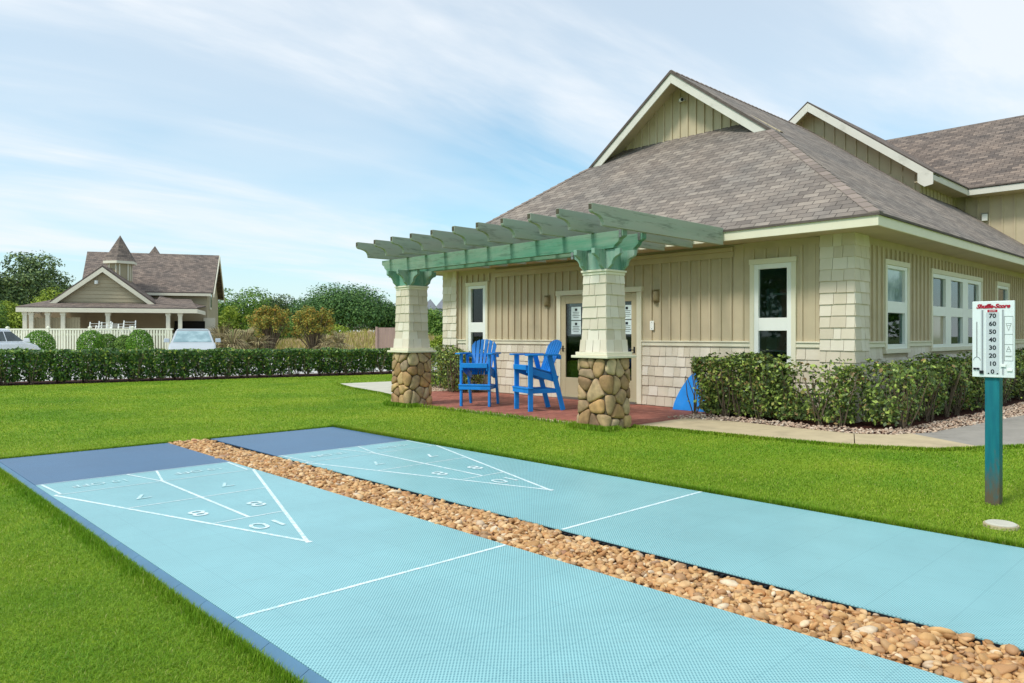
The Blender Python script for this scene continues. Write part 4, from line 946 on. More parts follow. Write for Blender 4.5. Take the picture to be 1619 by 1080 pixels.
# ---- arched board behind the shrubs
t = thing('blue_board', (11.0, 7.06, 0), 'bright blue arched board leaning on the shingle wall at the end of the shrubs', 'board'); b = MB(); arch = [(-.33, -.01), (.33, -.01)] + [(.33 * math.copysign(abs(math.cos(a)) ** 1.7, math.cos(a)), .02 + .66 * math.sin(a) ** 1.2) for a in [math.pi * k / 18 for k in range(1, 18)]]
b.prism([(.22 * z / .66, -y, z) for y, z in arch], (.03, 0, .01)); b.build('panel', MT['blue'], t, True, bevel=.004)
b = MB(); b.box((.24, -.04, .2), (.275, .04, .5)); b.build('rear_batten', MT['blue'], t, True)

# ================================================================== SCORE SIGN
sg = thing('score_sign', (6.75, 1.55, 0), 'white shuffleboard score sign with numbers 0 to 70 on a teal post in the lawn', 'sign')
b = MB(); b.box((-.05, -.05, -.1), (.05, .05, 1.02)); b.build('post', MT['post'], sg, True, bevel=.006)
bx = -.0735; b = MB(); b.box((bx, -.142 - .012, .97), (-.051, .142 - .012 + .0, 1.567)); bd = b.build('board', MT['board'], sg, True, bevel=.004)
yc0 = -.012
def bp(x, y): return (yc0 + .142 - (x - 105) / 470 * .284, .97 + (920 - y) / 808 * .597)   # drawing units of the sign -> local y, z
def plate(mb, x0, y0, x1, y1, n0=.0005, n1=.002):
    (ya, za), (yb, zb) = bp(x0, y0), bp(x1, y1); mb.box((bx - n1, ya, za), (bx - n0, yb, zb))
def stext(s, x, y, size, mat, name, **k):
    (yy, zz) = bp(x, y); T = MB(); text_faces(T, s, size, frame((bx - .0042, yy, zz), (0, -1, 0), (0, 0, 1)), **k); T.build(name, mat, bd, True, fixn=False)
b = MB(); plate(b, 262, 232, 408, 885); b.build('number_panel', MT['track'], bd, True)
for x0, x1 in ((205, 238), (438, 462)):
    b = MB(); plate(b, x0, 205, x1, 890, .0005, .003); b.build('slider_track', MT['track'], bd, True)
b = MB(); plate(b, 218, 205, 224, 885, .003, .0036); plate(b, 447, 205, 453, 885, .003, .0036); b.build('track_slot', MT['ink'], bd, True)
for k, s in enumerate(('70', '60', '50', '40', '30', '20', '10', '0')): stext(s, 335, 270 + 84.3 * k, .047, MT['ink'], 'number', offset=.0012, xscale=1.05)
stext('Shuffle-Score', 338, 168, .044, MT['sred'], 'title_lettering', shear=.35, offset=.0022, xscale=1.02, spacing=.95)
b = MB(); plate(b, 278, 204, 388, 229, .0005, .003); b.build('title_plate', MT['sred'], bd, True)
stext('SCORE', 333, 217, .014, MT['board'], 'small_lettering')
b = MB(); plate(b, 155, 330, 162, 706)
for q in range(8):
    a0, a1 = math.pi * q / 8, math.pi * (q + 1) / 8; (ya, za), (yb, zb) = bp(159 + 38 * math.cos(a0), 742 - 36 * math.sin(a0)), bp(159 + 38 * math.cos(a1), 742 - 36 * math.sin(a1))
    b.bar((bx - .001, ya, za), (bx - .001, yb, zb), .002, .0035, (1, 0, 0))
b.build('cue_emblem', MT['ink'], bd, True)
b = MB()
for (x0, y0, x1, y1) in ((466, 275, 558, 278), (466, 462, 558, 465), (466, 568, 558, 571), (466, 740, 558, 743), (464, 275, 467, 743), (557, 275, 560, 743)): plate(b, x0, y0, x1, y1)
b.build('diagram_box', MT['metal'], bd, True)
b = MB()
for (p, q) in (((482, 350), (540, 350)), ((482, 350), (511, 425)), ((540, 350), (511, 425)), ((486, 645), (538, 645)), ((486, 645), (511, 590)), ((538, 645), (511, 590)), ((494, 372), (530, 372)), ((500, 620), (524, 620)), ((476, 690), (550, 690)), ((476, 698), (540, 698))):
    (ya, za), (yb, zb) = bp(*p), bp(*q); b.bar((bx - .001, ya, za), (bx - .001, yb, zb), .002, .0018, (1, 0, 0))
b.build('court_diagram', MT['metal'], bd, True)
b = MB(); plate(b, 190, 850, 236, 884, .0037, .012); plate(b, 120, 822, 150, 842, .0005, .01); plate(b, 156, 822, 188, 842, .0005, .01); b.build('score_marker', MT['black'], bd, True, bevel=.001)
b = MB(); plate(b, 425, 775, 484, 806, .0037, .012); plate(b, 495, 828, 552, 850, .0005, .01); b.build('score_marker', MT['white'], bd, True, bevel=.001)
b = MB()
for sx in (-.03, .03): b.tube([(bx - .002, sx - .012, 1.0), (bx + .01, sx - .012, 1.0)], .006, 8)
b.build('bolt', MT['metal'], bd, True)
t = thing('ground_cover', (5.98, 1.33, GZ), 'flat pale oval cover set in the lawn in front of the sign post', 'valve cover'); b = MB(); b.lathe([(0, .034), (.085, .034), (.096, .028), (.098, 0)], (0, 0, 0), 18); b.build('lid', MT['concrete2'], t, True); b = MB(); b.lathe([(.099, 0), (.099, .024), (.106, .024), (.108, 0)], (0, 0, 0), 18); b.build('rim', MT['concrete'], t, True)

# ================================================================== HEDGES
def thin(p):      # bare woody patch near the corner, gaps in the top
    g = np.clip(1.1 - np.exp(-((p[:, 1] - 4.75) / .55) ** 2) * np.exp(-((p[:, 2] - .75) / .38) ** 2) * 1.05, 0, 1)
    g *= np.clip(1.15 - np.exp(-((p[:, 0] - 11.15) / .5) ** 2) * np.exp(-((p[:, 2] - .8) / .4) ** 2) * .75 * (p[:, 1] < 4.3), 0, 1)
    hole = np.sin(p[:, 1] * 8.2 + p[:, 0] * 7) * np.sin(p[:, 2] * 6 + p[:, 0] * 5 + p[:, 1] * 3) > .42
    return np.where(hole & (p[:, 2] > .2), .12, 1) * g
def topgap(p):
    hole = np.sin(p[:, 1] * 7.1 + p[:, 0] * 6.3) * np.sin(p[:, 2] * 7 + p[:, 0] * 4) > .72
    return np.where(hole & (p[:, 2] > .2), .3, 1)
hedge('shrub_hedge', 'clipped leafy hedge with bare woody gaps, between the blue board and the building corner', [(10.48, 11.12, 5.35, 6.72, .04, .93), (10.55, 11.05, 4.2, 5.4, .04, .86)], LF['shrub'], 19000, .062, 51, thin, top_noise=.085, base=(10.8, 5.4, 0), stem_r=.011, stem_step=.36)
hedge('shrub_hedge', 'clipped leafy hedge with reddish tips along the side wall, behind the score sign', [(10.85, 14.6, 3.55, 4.2, .04, .84), (14.6, 21, 3.5, 4.15, .04, .86)], LF['shrub'], 30000, .066, 52, thin, top_noise=.085, base=(13, 3.9, 0), stem_r=.011, stem_step=.42)
hedge('shrub_hedge', 'dark leafy shrubs against the far corner of the front wall, behind the farther column', [(10.55, 11.25, 12.6, 13.65, .03, .92), (10.9, 12.0, 13.65, 14.7, .03, 1.0)], LF['shrub'], 9000, .062, 53, topgap, base=(11, 13.6, 0), stem_step=.4)
def gapbase(p):
    hole = (np.sin(p[:, 0] * 2.3 + .6 * np.sin(p[:, 0] * 5.1)) > .72) & (p[:, 2] < .17 + .06 * np.sin(p[:, 0] * 9))
    return np.where(hole, .1, 1)
HB = [(-11.5, -4, 26.1, 27.1, .05, .88), (-4, 3.4, 23.85, 24.9, .05, .88), (3.4, 9.0, 22.6, 23.6, .05, .86), (9.0, 14.6, 21.4, 22.4, .05, .80)]
def seg_hedge():
    # straight segments following the kerb line, each made of short overlapping boxes
    P = [(-11.5, 27.2), (-4, 25.5), (3.55, 23.75), (8.4, 22.75), (14.6, 21.5), (16.2, 21.2)]; bx_ = []
    for (x0, y0), (x1, y1) in zip(P[:-1], P[1:]):
        n = max(1, int((x1 - x0) / .6))
        for i in range(n):
            f0, f1 = i / n, (i + 1) / n; yy = y0 + (y1 - y0) * (f0 + f1) / 2; h = .90 - .09 * max(0, min(1, (x0 + (x1 - x0) * f0 - 2) / 12))
            bx_.append((x0 + (x1 - x0) * f0, x0 + (x1 - x0) * f1, yy - .5, yy + .5, .05, h))
    return bx_
hedge('boxed_hedge', 'long low dark green clipped hedge between the lawn and the parking lot', seg_hedge(), LF['hedge'], 100000, .082, 54, gapbase, base=(4, 23.7, 0), top_noise=.035, stem_r=.012, stem_step=.6)

# ================================================================== BACKGROUND
class Fr:                      # an upright frame far away, local x right, y away
    def __init__(s, px, d, turn): s.o = at(px, d); s.a = VIEW + turn; s.X = Vector((math.cos(s.a), math.sin(s.a), 0)); s.Y = Vector((-math.sin(s.a), math.cos(s.a), 0))
    def at(s, px, py, yl):     # where the line of sight of a photo point meets the upright plane local y = yl
        t = (px - CX) / F; r = Vector((CA + t * SA, SA - t * CA, -(py - HY) / F)); q = (s.o + s.Y * yl).dot(s.Y) / r.dot(s.Y); w = r * q + Z3 * EYE
        return (w - s.o).dot(s.X), w.z
def lap(mb, poly2, y, rng, rows=.22, nrm=-1, th=.03):
    """lapped rows clipped to a convex outline (x,z) on the plane local y"""
    zs = [p[1] for p in poly2]; z = min(zs)
    while z < max(zs):
        z1 = min(z + rows, max(zs))
        def cut(zz):
            xs = []
            for k in range(len(poly2)):
                (xa, za), (xb, zb) = poly2[k], poly2[(k + 1) % len(poly2)]
                if (za - zz) * (zb - zz) <= 0 and abs(za - zb) > 1e-6: xs.append(xa + (xb - xa) * (zz - za) / (zb - za))
            return (min(xs), max(xs)) if len(xs) > 1 else None
        a, c = cut(z + 1e-4), cut(z1 - 1e-4)
        if a and c: mb.hexa([(a[0], y + .05, z), (a[1], y + .05, z), (a[1], y + nrm * th, z), (a[0], y + nrm * th, z), (c[0], y + .05, z1), (c[1], y + .05, z1), (c[1], y, z1), (c[0], y, z1)])
        z = z1
fr = Fr(195, 43, R(17)); rh = random.Random(4)
hs = thing('pool_house', fr.o, 'tan beach house with a pointed turret roof and a long porch, across the parking lot', 'house', fr.a)
xl, ze = fr.at(25, 489, -1.5); xr, _ = fr.at(312, 489, -1.5); zt = ze + .12
gl, gz = fr.at(86, 477, .5); grx, _ = fr.at(241, 477, .5); gax, gaz = fr.at(164, 424, .5); _, skz = fr.at(165, 477, .5)
mx0, mze = fr.at(128, 462, 3.2); mx1, _ = fr.at(334, 462, 3.2); _, mzr = fr.at(240, 403, 7.2); rx0, _ = fr.at(138, 403, 7.2); rx1, _ = fr.at(344, 403, 7.2)
def P3(name, polys, d, mat, parent=hs, **k):
    b = MB()
    for p in polys: b.prism(p, d)
    return b.build(name, mat, parent, True, **k)
b = MB(); yu = lambda p: (p.x, p.y * 1.1 + p.z * .3)
b.prism([(xl, -1.5, ze + .1), (xr, -1.5, ze + .1), (xr - .9, 3.2, skz + .3), (xl + 1.2, 3.2, skz + .3)], (0, 0, .06), yu, sidemi=1)              # porch skirt
b.prism([(mx0, 3.0, mze), (mx1 + .1, 3.0, mze), (rx1 + .1, 7.2, mzr), (rx0, 7.2, mzr)], (0, 0, .1), lambda p: (p.x, (p.y - 3) * 1.25), sidemi=1)
b.prism([(mx0, 11.4, mze), (mx1 + .1, 11.4, mze), (rx1 + .1, 7.2, mzr), (rx0, 7.2, mzr)], (0, 0, .1), lambda p: (p.x, (11.4 - p.y) * 1.25), sidemi=1)
for s_ in (gl - .15, grx + .15): b.prism([(s_, .2, gz - .08), (gax, .2, gaz + .05), (gax, 7, gaz + .05), (s_, 7, gz - .08)], (0, 0, .1), lambda p: (p.y, abs(p.x - gax) * 1.2), sidemi=1)
b.prism([(grx + .1, .6, gz - .05), (xr - .1, -1.4, ze + .13), (xr + .0, 3.15, ze + .4), (mx1 - 3.0, 3.1, mze - .2)], (0, 0, .06), yu, sidemi=1)
hr = b.build('roof', [MT['roof2'], MT['roofedge']], hs, True)
b = MB(); b.box((xl, -1.53, ze - .14), (xr, -1.5, ze + .1)); b.box((mx0, 2.96, mze - .14), (mx1, 3.0, mze + .02)); b.box((xr - .03, -1.5, ze - .14), (xr, 3, ze + .1)); b.box((xl, -1.5, ze - .14), (xl + .03, 3, ze + .1)); b.build('fascia', MT['farcream'], hs, True)
b = MB()
for s_ in (gl - .25, grx + .25): b.prism([(s_, .15, gz - .16), (gax, .15, gaz + .03), (gax, .15, gaz - .25), (s_ + (.3 if s_ < gax else -.3), .15, gz - .2)], (0, .1, 0))
b.build('rake_board', MT['farcream'], hs, True)
b = MB(); lap(b, [(gl, gz - .2), (grx, gz - .2), (gax, gaz - .12)], .5, rh); b.build('gable_wall', MT['siding'], hs, True)
b = MB(); lap(b, [(mx0 + .3, 0), (mx1 - .25, 0), (mx1 - .25, mze), (mx0 + .3, mze)], 3.4, rh); b.build('wall', MT['siding'], hs, True)
b = MB(); b.prism([(mx1 - .25, 3.45, 0), (mx1 - .25, 11, 0), (mx1 - .25, 11, mze), (mx1 - .25, 7.2, mzr - .15), (mx1 - .25, 3.45, mze)], (-.2, 0, 0)); b.prism([(mx0 + .3, 3.45, 0), (mx0 + .3, 11, 0), (mx0 + .3, 11, mze), (mx0 + .6, 7.2, mzr - .15), (mx0 + .3, 3.45, mze)], (.2, 0, 0)); b.build('side_wall', MT['fartan'], hs, True)
b = MB(); 
for ya, yb in ((3.0, 7.2), (11.4, 7.2)): b.prism([(rx1 + .1, ya, mze), (rx1 + .1, yb, mzr + .08), (rx1 + .1, yb, mzr - .22), (rx1 + .1, ya, mze - .22)], (.06, 0, 0))
b.build('rake_board', MT['farcream'], hs, True)
b = MB(); b.box((mx1 - .24, 4.4, 3.0), (mx1 - .17, 5.3, 4.9)); wi = b.build('window', MT['farcream'], hs, True); b = MB(); b.box((mx1 - .18, 4.55, 3.15), (mx1 - .15, 5.15, 4.75)); b.build('pane', MT['glass'], wi, True)
pw0, _ = fr.at(138, 500, 1.6); pw1, _ = fr.at(262, 500, 1.6)
b = MB(); b.box((pw0, 1.6, 0), (pw1, 1.75, ze + .3)); b.box((pw0 - 3.6, 2.6, 0), (pw0, 2.7, ze + .2)); b.build('porch_wall', MT['shade'], hs, True)
b = MB(); b.box((xl + .3, -1.3, 0), (xr - .2, 3.2, .12)); b.build('porch_floor', MT['fartan'], hs, True)
for px in (40, 50, 76, 100, 171, 266, 285):
    x, _ = fr.at(px, 500, -1.25); b = MB(); b.box((x - .1, -1.36, .12), (x + .1, -1.16, ze - .14)); b.box((x - .13, -1.39, ze - .3), (x + .13, -1.13, ze - .141)); b.build('porch_post', MT['farcream'], hs, True)
xa, _ = fr.at(48, 500, -.9); xb, _ = fr.at(124, 500, -.9); _, zsc = fr.at(80, 502, -.9); b = MB(); x = xa
while x < xb: b.box((x, -1.0, .12), (x + .13, -.95, zsc + rh.uniform(-.02, .02))); x += .138
b.build('board_screen', MT['fartan'], hs, True)
for px in (270, 295): 
    x, _ = fr.at(px, 500, 1.7); b = MB(); b.box((x, 3.28, .1), (x + .9, 3.36, 2.2)); b.build('door', MT['hole'], hs, True)
x, z = fr.at(331, 510, 3.3); b = MB(); b.box((x - .35, 3.3, z - .6), (x + .35, 3.36, z + .3)); b.lathe([(0, 0), (.35, 0), (.35, .01)], (x, 3.33, z + .3), 10) if 0 else None; b.build('window', MT['farcream'], hs, True)
# turret
tx, tz = fr.at(190, 416, 2.6); _, tap = fr.at(190, 372, 2.6); tw = abs(fr.at(217, 416, 2.6)[0] - fr.at(163, 416, 2.6)[0]) / 2
o8 = lambda r, z: [(tx + r * math.cos(math.pi / 6 + k * math.pi / 3), 2.6 + r * math.sin(math.pi / 6 + k * math.pi / 3), z) for k in range(6)]
tu = MB(); tu.prism(o8(tw * .72, tz - 2.4), (0, 0, 2.4)); to = tu.build('turret', MT['fartan'], hs, True)
tu = MB(); r8 = o8(tw * 1.02, tz + .08)
for k in range(6):
    p, q = r8[k], r8[(k + 1) % 6]; L = (Vector(p) - Vector(q)).length; tu.face([p, q, (tx, 2.6, tap)], [(0, 0), (L, 0), (L / 2, tap - tz)])
tu.face(r8[::-1]); tu.build('turret_roof', MT['roof2'], to, True)
tu = MB(); tu.prism(o8(tw * 1.03, tz - .08), (0, 0, .155)); tu.build('turret_cornice', MT['farcream'], to, True)
tu = MB()
for k in range(6):
    p, q = Vector(o8(tw * .72, 0)[k]), Vector(o8(tw * .72, 0)[(k + 1) % 6]); c = (p + q) / 2; n = (c - Vector((tx, 2.6, 0))).normalized(); d = (q - p).normalized()
    for s0 in (-.24, .24): tu.bar(c + d * s0 + n * .02 + Z3 * (tz - 1.1), c + d * s0 + n * .02 + Z3 * (tz - .1), .07, .05, n)
tu.build('turret_trim', MT['farcream'], to, True)
cxp, cz = fr.at(245, 403, 8.5); _, cap_ = fr.at(245, 389, 8.5); b = MB(); q4 = [(cxp - .75, 7.75, cz - .7), (cxp + .75, 7.75, cz - .7), (cxp + .75, 9.25, cz - .7), (cxp - .75, 9.25, cz - .7)]
for k in range(4): b.face([q4[k], q4[(k + 1) % 4], (cxp, 8.5, cap_)], [(0, 0), (1.5, 0), (.75, 1.3)])
b.face(q4[::-1]); b.build('cupola_roof', MT['roof2'], hs, True)
b = MB(); b.lathe([(0, 0), (.1, 0), (.1, .2), (0, .2)], (gax - .35, .3, gaz - .95), 8); b.build('floodlight', MT['white'], hs, True)

# white picket fence of the pool yard
A_, B_ = at(12, 37.5), at(273, 36); fl = (B_ - A_).length; fa = math.atan2(B_.y - A_.y, B_.x - A_.x)
fe = thing('picket_fence', A_, 'white picket fence in front of the turreted beach house', 'fence', fa); hf = zat(521, 36.5)
b = MB(); x = 0
while x < fl: b.box((x, -.02, .08), (x + .085, .02, hf - .02)); x += .155
b.build('pickets', MT['fence'], fe, True)
b = MB(); b.box((0, .021, .25), (fl, .06, .36)); b.box((0, .021, hf - .3), (fl, .06, hf - .2)); b.box((0, -.035, hf - .019), (fl, .065, hf + .05)); b.build('rail', MT['fence'], fe, True)
x = 0
while x < fl:
    b = MB(); b.box((x - .06, -.06, 0), (x + .06, .06, hf + .1)); b.hexa([(x - .08, -.08, hf + .1), (x + .08, -.08, hf + .1), (x + .08, .08, hf + .1), (x - .08, .08, hf + .1), (x - .02, -.02, hf + .17), (x + .02, -.02, hf + .17), (x + .02, .02, hf + .17), (x - .02, .02, hf + .17)]); b.build('post', MT['fence'], fe, True); x += 2.36

# round clipped bushes
def bush(px, d, r, ry, label, seed, leafm='bush', group='clipped bushes before the picket fence', n=5200, flat_=.82):
    rng = np.random.default_rng(seed); p0 = at(px, d); t = thing('round_bush', p0, label, 'bush', 0, group); flat_ = ry / (2 * r) * .98; c = np.array([0, 0, ry * .51])
    q, dn = blob_points(rng, n, c, r, flat_, .82); k = q[:, 2] > .02; q, dn = q[k], dn[k]
    npmesh('foliage', leaf_quads(q, unit(dn + rng.normal(size=q.shape) * .5), .075, rng=rng), len(q), 4, LF[leafm], t, True)
    b = MB(); stems(b, (0, 0, 0), r * .7, ry * .7, 9, random.Random(seed), .02); b.build('stems', MT['stem'], t, True)
bush(62, 34.2, .66, zat(522.5, 34.2), 'round bright green clipped bush beside the white car', 61)
bush(145, 34.2, .62, zat(522.5, 34.2), 'round bright green clipped bush in the middle of the picket fence', 62)
bush(221, 34.2, .58, zat(521, 34.2), 'round bright green clipped bush at the silver car end of the picket fence', 63)
bush(170, 34.6, .55, zat(528, 34.6), 'lower looser green bush between two round clipped bushes', 64, 'mid')
bush(196, 34.6, .45, zat(530, 34.6), 'smallest green bush between two round clipped bushes', 65, 'mid')

# white loungers piled on the porch side of the fence
for i, (px, tilt) in enumerate(((148, 62), (156, 50), (163, 66), (174, 55), (183, 60), (192, 48), (203, 70))):
    t = thing('pool_lounger', at(px, 39.2 + .25 * (i % 2)), ('white plastic pool lounger stood up in the pile behind the picket fence'), 'lounger', VIEW + .3, 'white pool loungers piled behind the picket fence'); a = R(tilt)
    t.location.z = .72; f = lambda x, s: (x, s * math.cos(a) * .9, s * math.sin(a) * 1.12)
    b = MB()
    for sx in (-.28, .28): b.tube([f(sx, 0), f(sx, 1.3)], .03, 6)
    b.build('frame', MT['white'], t, True)
    b = MB()
    for k in range(9): b.bar(f(-.27, .1 + k * .14), f(.27, .1 + k * .14), .125, .02)
    b.build('slats', MT['white'], t, True)
    b = MB()
    for sx in (-.3, .3): b.tube([f(sx, .45), (sx, .45 * math.cos(a) - .3, .45 * math.sin(a) + .35), f(sx, 1.0)], .025, 6)
    b.build('arms', MT['white'], t, True)

# cars
def car(loc, ang, label, paint, shield):
    t = thing('parked_car', loc, label, 'car', ang, 'cars parked behind the long hedge')
    body = [(-2.28, .32), (-2.36, .55), (-2.33, .86), (-2.2, .98), (-.6, 1.0), (1.02, 1.0), (1.5, .96), (2.0, .86), (2.26, .70), (2.34, .5), (2.28, .3)]
    b = MB(); b.prism([(x, -.89, z) for x, z in body], (0, 1.78, 0)); bo = b.build('body', paint, t, True, bevel=.09)
    T, Bm = [(-1.98, -.66), (.22, -.66), (.22, .66), (-1.98, .66)], [(-2.22, -.83), (1.12, -.83), (1.12, .83), (-2.22, .83)]; z0, z1 = .985, 1.5
    b = MB(); b.hexa([(x, y, z0) for x, y in Bm] + [(x, y, z1) for x, y in T]); b.hexa([(x * 1.0, y * 1.0, z1 + .001) for x, y in T] + [(x * .93, y * .88, z1 + .075) for x, y in T]); cb = b.build('cabin', paint, t, True, bevel=.03)
    def gl_(name, q, m, push=.012):
        q = [Vector(p) for p in q]; n = (q[1] - q[0]).cross(q[2] - q[0]).normalized(); c = sum(q, Vector()) / 4
        if n.dot(c - Vector((-.6, 0, 1.2))) < 0: n = -n
        b = MB(); b.prism([tuple(p + n * .002) for p in q], n * push); b.build(name, m, t, True)
    L = lambda a, c, f: a + (c - a) * f
    def side(sy, xa, xb):      # window between floor fractions
        q = []
        for (x, f) in ((xa[0], .12), (xb[0], .12), (xb[1], .9), (xa[1], .9)): q.append((x, sy * L(.83, .66, f), L(z0, z1, f)))
        return q
    for sy in (-1, 1):
        gl_('side_window', side(sy, (-.28, -.28), (.92, .24)), MT['carglass']); gl_('side_window', side(sy, (-1.3, -1.3), (-.38, -.38)), MT['carglass']); gl_('side_window', side(sy, (-2.05, -1.9), (-1.4, -1.4)), MT['carglass'])
    fx = lambda f: L(1.12, .22, f); gl_('windshield', [(fx(.06), -.74, L(z0, z1, .06)), (fx(.06), .74, L(z0, z1, .06)), (fx(.93), .6, L(z0, z1, .93)), (fx(.93), -.6, L(z0, z1, .93))], shield)
    rx = lambda f: L(-2.22, -1.98, f); gl_('rear_window', [(rx(.15), -.68, L(z0, z1, .15)), (rx(.15), .68, L(z0, z1, .15)), (rx(.9), .56, L(z0, z1, .9)), (rx(.9), -.56, L(z0, z1, .9))], MT['carglass'])
    for sx in (-1.4, 1.42):
        for sy in (-1, 1):
            b = MB(); P_ = [(.0, 0), (.33, 0), (.345, .03), (.345, .19), (.33, .22), (0, .22)]
            for k in range(24):
                pass
            b.tube([(sx, sy * .70, .335), (sx, sy * .91, .335)], .335, 22); w = b.build('wheel', MT['tyre'], t, True, bevel=.02); b = MB(); b.tube([(sx, sy * .90, .335), (sx, sy * .925, .335)], .21, 16); b.build('rim', MT['metal'], w, True)
    for sy in (-1, 1):
        b = MB(); b.box((2.16, sy * .52, .58), (2.345, sy * .86, .72)); b.build('headlight', MT['glasspale'], t, True, bevel=.02)
        b = MB(); b.box((-2.375, sy * .62, .66), (-2.16, sy * .905, .93)); b.build('tail_light', MT['tail'], t, True, bevel=.02)
        b = MB(); b.hexa([(.80, sy * .88, 1.0), (.95, sy * .88, 1.0), (.95, sy * 1.10, 1.0), (.84, sy * 1.10, 1.0), (.80, sy * .88, 1.16), (.92, sy * .88, 1.16), (.92, sy * 1.08, 1.17), (.84, sy * 1.08, 1.17)]); b.build('mirror', paint, t, True, bevel=.02)
    b = MB(); b.box((2.30, -.4, .36), (2.35, .4, .55)); b.build('grille', MT['black'], t, True)
car(at(305, 31.5), VIEW - math.pi / 2 + .40, 'silver car parked facing the hedge, windscreen showing above it', MT['spaint'], MT['windshield'])
car(at(-15, 31), VIEW + math.pi / 2 + .11, 'white car with dark side windows parked behind the hedge, cut off by the frame', MT['wpaint'], MT['carglass'])

# trees and shrubs
def T(px, d, topy, wpx, leafm, label, seed, name='tree', cat='tree', **k):
    h = zat(topy, d) * 1.02; w = wpx * 1.32 * d / F; b = at(px, d); gz = float(dune_h(b.x, b.y)) if 44 < d < 92 else 0; b.z = max(0, gz) if k.pop('ondune', False) else -.04
    return tree(name, label, cat, b, h - b.z, w, LF[leafm], seed=seed, **k)
TG = 'trees behind the beach house'
T(38, 78, 397, 105, 'dark', 'tall dark grey-green tree behind the beach house, nearest the frame edge', 1, clumps=34, n=9000, leaf=.3, gap=.55, group=TG)
T(-28, 72, 402, 100, 'dark', 'dark tree partly cut off by the frame edge behind the white car', 2, n=8000, leaf=.3, gap=.5, group=TG)
T(95, 82, 428, 70, 'dark', 'thin dark tree with gappy crown beside the beach house roof', 3, n=4500, leaf=.28, gap=.7, group=TG)
T(22, 58, 468, 85, 'lime', 'yellow green bush below the dark trees, behind the white car', 4, 'bush', 'bush', n=6000, leaf=.2, trunk_h=.12)
T(82, 66, 458, 70, 'lime', 'yellow green bush rising behind the porch of the beach house', 5, 'bush', 'bush', n=5000, leaf=.2, trunk_h=.12)
T(-30, 52, 470, 70, 'mid', 'green bush behind the white car at the frame edge', 6, 'bush', 'bush', n=4000, leaf=.2, trunk_h=.12)
T(385, 84, 456, 105, 'mid', 'broad green tree beside the right end of the beach house', 7, n=8000, leaf=.26, trunk_h=.2, group='trees beyond the dune')
T(446, 88, 462, 66, 'dark', 'greyish green tree between the broad green tree and the dome shaped tree', 8, n=6000, leaf=.26, trunk_h=.2, gap=.3, group='trees beyond the dune')
T(545, 86, 457, 132, 'dome', 'large dome shaped dark green tree over the stilt house', 9, n=15000, leaf=.26, trunk_h=.42, dome=True, clumps=60, group='trees beyond the dune')
T(487, 90, 468, 62, 'dome', 'small rounded tree at the left shoulder of the dome shaped tree', 10, n=5000, leaf=.26, trunk_h=.3, group='trees beyond the dune')
T(612, 88, 474, 64, 'dome', 'dark green tree just left of the farther column', 11, n=6000, leaf=.26, trunk_h=.15, group='trees beyond the dune')
T(650, 96, 478, 80, 'mid', 'green tree behind the farther column of the pergola', 12, n=5000, leaf=.26, trunk_h=.2, group='trees beyond the dune')
T(688, 66, 489, 46, 'mid', 'small green tree between the farther column and the clubhouse wall', 13, n=4500, leaf=.2, trunk_h=.15)
T(365, 60, 480, 60, 'lime', 'yellow green bush beside the beach house end', 14, 'bush', 'bush', n=4500, leaf=.2, trunk_h=.1)
T(430, 62, 500, 80, 'mid', 'low green thicket behind the two rust tinged shrubs', 15, 'bush', 'bush', n=5000, leaf=.2, trunk_h=.08)
T(520, 64, 508, 60, 'lime', 'low yellow green bush beside the dune grass', 16, 'bush', 'bush', n=3000, leaf=.2, trunk_h=.08)
T(696, 30, 521, 44, 'lime', 'yellow green bush behind the hedge beside the clubhouse corner', 17, 'bush', 'bush', n=5200, leaf=.1, trunk_h=.05)
def vase(px, d, topy, wpx, label, seed, leafm='rust'):
    """shrub with many bare spreading stems carrying a flat leafy top"""
    rng = np.random.default_rng(seed); rnd = random.Random(seed); h = zat(topy, d); w = wpx * d / F; t = thing('vase_shrub', at(px, d), label, 'shrub', VIEW, 'rust tinged shrubs behind the hedge'); b = MB(); tips = []
    for i in range(70):
        a = rnd.uniform(0, 6.28); q = math.sqrt(rnd.random()); e = Vector((math.cos(a) * q * w * .5, math.sin(a) * q * w * .42, h * (rnd.uniform(.5, .98) if q > .7 else rnd.uniform(.72, 1.0)) * (1 - .12 * q))); m_ = Vector((e.x * .45, e.y * .45, e.z * .5))
        b.tube([(e.x * .06, e.y * .06, -.05), m_, e], [.04, .024, .01], 5); tips.append(e)
        if i % 3 == 0: tips.append(m_.lerp(e, .75))
    b.build('stems', MT['stem'], t, True); P = []; N_ = []
    for e in tips: p, dn = blob_points(rng, 75, tuple(e), .27, .9, .2); P.append(p); N_.append(dn)
    P = np.concatenate(P); N_ = unit(np.concatenate(N_) + rng.normal(size=P.shape) * .6 + np.array([0, 0, .4])); npmesh('foliage', leaf_quads(P, N_, .12, rng=rng), len(P), 4, LF[leafm], t, True)
vase(427, 46, 484, 66, 'rust tinged vase shaped shrub nearer the beach house', 71); vase(497, 46, 484, 68, 'rust tinged vase shaped shrub nearer the dome shaped tree', 72)
